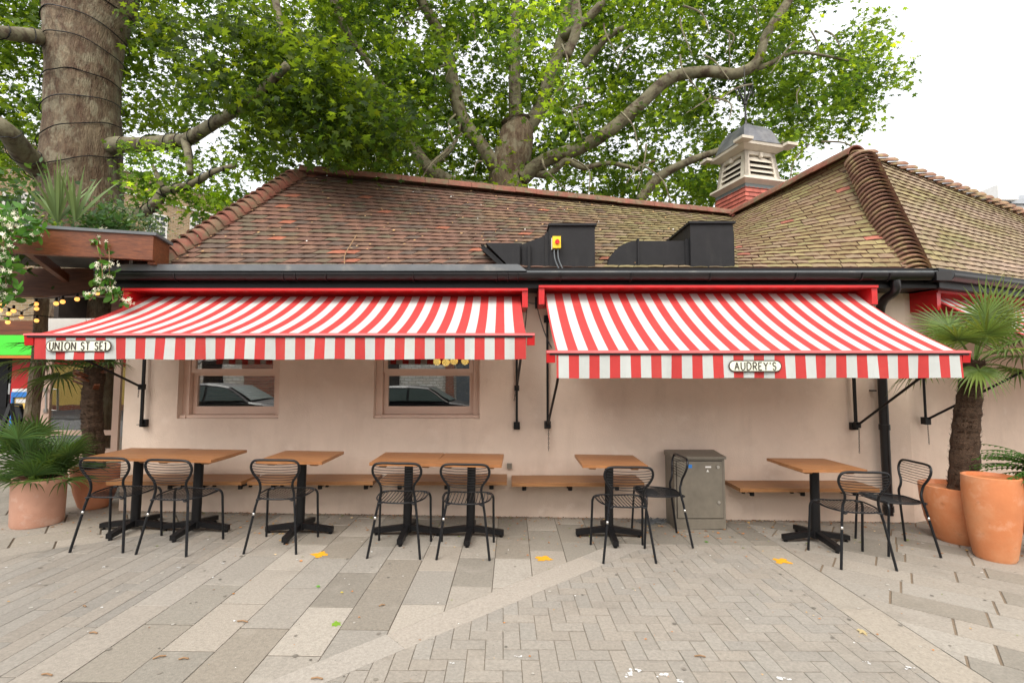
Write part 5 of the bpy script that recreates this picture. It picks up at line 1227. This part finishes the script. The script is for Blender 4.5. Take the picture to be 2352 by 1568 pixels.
# ------------------------------------------------------------------ small things on the ground
for (x,y,rz,lb) in ((-1.658,4.354,10,'yellow painted cross mark on the paving, leftmost of three'),(.27,4.34,-20,'yellow painted cross mark on the paving, middle of three'),(2.328,4.361,-35,'yellow painted cross mark on the paving, rightmost of three')):
    m=MB(); n=26; p=[]
    for k in range(n):
        a=2*math.pi*k/n; r=(.035+.045*abs(math.cos(2*a+.3)))*(rnd.uniform(.8,1.2)); X=x+r*math.cos(a+R(rz)); Yy=y+r*math.sin(a+R(rz))*.9; p.append(V(X,Yy,gz(X)+.002))
    m.prism(p,(0,0,.0015)); tag(build(m,'floor_mark',M['mark']),lb,'floor mark','yellow cross marks on the paving')
GL=[((768,1442),.10,(.22,.42,.05),'green plane leaf lying on the flagstones near the light band'),((733,1357),.05,(.12,.40,.04),'small bright green leaf on the flagstones left of centre'),((785,1372),.035,(.6,.55,.06),'tiny yellow leaf on the flagstones left of centre'),
((1978,1440),.10,(.55,.48,.28),'curled pale dry leaf on the block paving at the right'),((1620,1240),.07,(.10,.30,.03),'green leaf on the paving in front of the steel cabinet'),((1905,1237),.06,(.25,.40,.05),'green leaf under the rightmost table')]
for (p_,s_,c_,lb) in GL:
    d=at(*p_,1.0)-V(0,0,1.6); k=-1.6/d.z; x,y=d.x*k,d.y*k
    o=leafmesh('fallen_leaf',np.array([[x,y,gz(x)+.012]]),np.array([[.15,-.1,1.0]]),[s_],np.array([c_]),STAR,None,'shrub'); tag(o,lb,'leaf','single leaves fallen on the paving')
m=MB()
def bit(x,y,s,c):
    a=rnd.uniform(0,6.28); z=gz(x)+.004; n=5
    up_=0 if c[2]>.6 else s*.5; n=5 if up_ else 9
    m.poly([V(x+math.cos(a+2*math.pi*k/n)*s*rnd.uniform(.5,1),y+math.sin(a+2*math.pi*k/n)*s*rnd.uniform(.3,1),z+rnd.uniform(0,up_)) for k in range(n)],c)
OR=[(.45,.18,.04),(.35,.16,.06),(.25,.12,.05),(.5,.30,.10),(.2,.25,.05),(.55,.42,.25)]
for i in range(1500):
    x=rnd.uniform(-4.3,4.4); y=YW-.005-abs(rnd.gauss(0,.05)); bit(x,y,rnd.uniform(.004,.013),jit(rnd.choice(OR[:3]+[(.12,.07,.04)]*3),.3))
for i in range(700):
    x=rnd.uniform(-5,5); y=YW-abs(rnd.gauss(.15,.45)); bit(x,y,rnd.uniform(.005,.02),jit(rnd.choice(OR),.3))
for i in range(240):
    x=rnd.uniform(-5,6); y=rnd.uniform(2.2,5); bit(x,y,rnd.uniform(.003,.012),jit(rnd.choice(OR+[(.7,.7,.68),(.7,.7,.68)]),.3))
for i in range(230):
    x=rnd.uniform(-5,6); y=rnd.uniform(2.0,5.2); q=rnd.uniform(.006,.016); c=rnd.choice([(.12,.11,.09),(.16,.145,.12),(.42,.40,.35),(.2,.18,.15)]); m.poly([V(x+math.cos(k*.9)*q*rnd.uniform(.8,1.1),y+math.sin(k*.9)*q,gz(x)+.0035) for k in range(7)],c)
for i in range(26):
    x=rnd.uniform(1.2,2.4); y=rnd.uniform(4.9,5.2); bit(x,y,rnd.uniform(.01,.025),jit(OR[0],.3))
for px,py,s in ((410,1317,.02),(510,1305,.02),(1460,1540,.03),(1440,1550,.045),(1520,1550,.035),(2090,1525,.03),(1190,1510,.02),(1040,1530,.015),(1990,1513,.02),(240,1318,.015),(1555,1560,.03),(1800,1555,.04)):
    d=at(px,py,1.0)-V(0,0,1.6); k=-1.6/d.z; [bit(d.x*k+rnd.uniform(-1,1)*s,d.y*k+rnd.uniform(-.5,.5)*s,s*rnd.uniform(.15,.5),(.62,.62,.61)) for q_ in range(6)]
tag(build(m,'leaf_litter',M['litter'],origin=(0,4,0)),'dry leaf crumbs and grit scattered over the paving and along the wall foot','leaf litter',kind='stuff')
m=MB()
for (px,py,L) in ((545,1440,.07),(205,1472,.05),(350,1530,.06),(410,1660-130,.05),(715,1660-90,.06),(95,1570,.06),(190,1410,.03),(1595,1505,.06),(870,1400,.04)):
    d=at(px,py,1.0)-V(0,0,1.6); k=-1.6/d.z; x,y=d.x*k,d.y*k; a=rnd.uniform(-.4,.6); m.tube([V(x,y,gz(x)+.006),V(x+L*.5*math.cos(a),y+L*.5*math.sin(a),gz(x)+.012),V(x+L*math.cos(a),y+L*math.sin(a),gz(x)+.006)],.0045,5)
tag(build(m,'twig_litter',M['twig'],origin=(0,3,0)),'short brown twigs scattered on the paving','twigs',kind='stuff')
m=MB()
for i in range(190):
    u=rnd.random();v=rnd.random(); q=P(qm,u,v)+V(0,-.03,.035); s=rnd.uniform(.006,.022); c=(.75,.75,.72) if rnd.random()<.08 else jit((.42,.26,.12),.3)
    e1=V(1,0,0);e2=V(0,.67,.74); n=5; m.poly([q+e1*math.cos(6.283*k/n)*s*rnd.uniform(.5,1.2)+e2*math.sin(6.283*k/n)*s*rnd.uniform(.4,1) for k in range(n)],c)
tag(build(m,'roof_litter',M['litter'],origin=(0,6,3)),'dry crumbs and bird droppings scattered on the roof tiles','roof litter',kind='stuff')
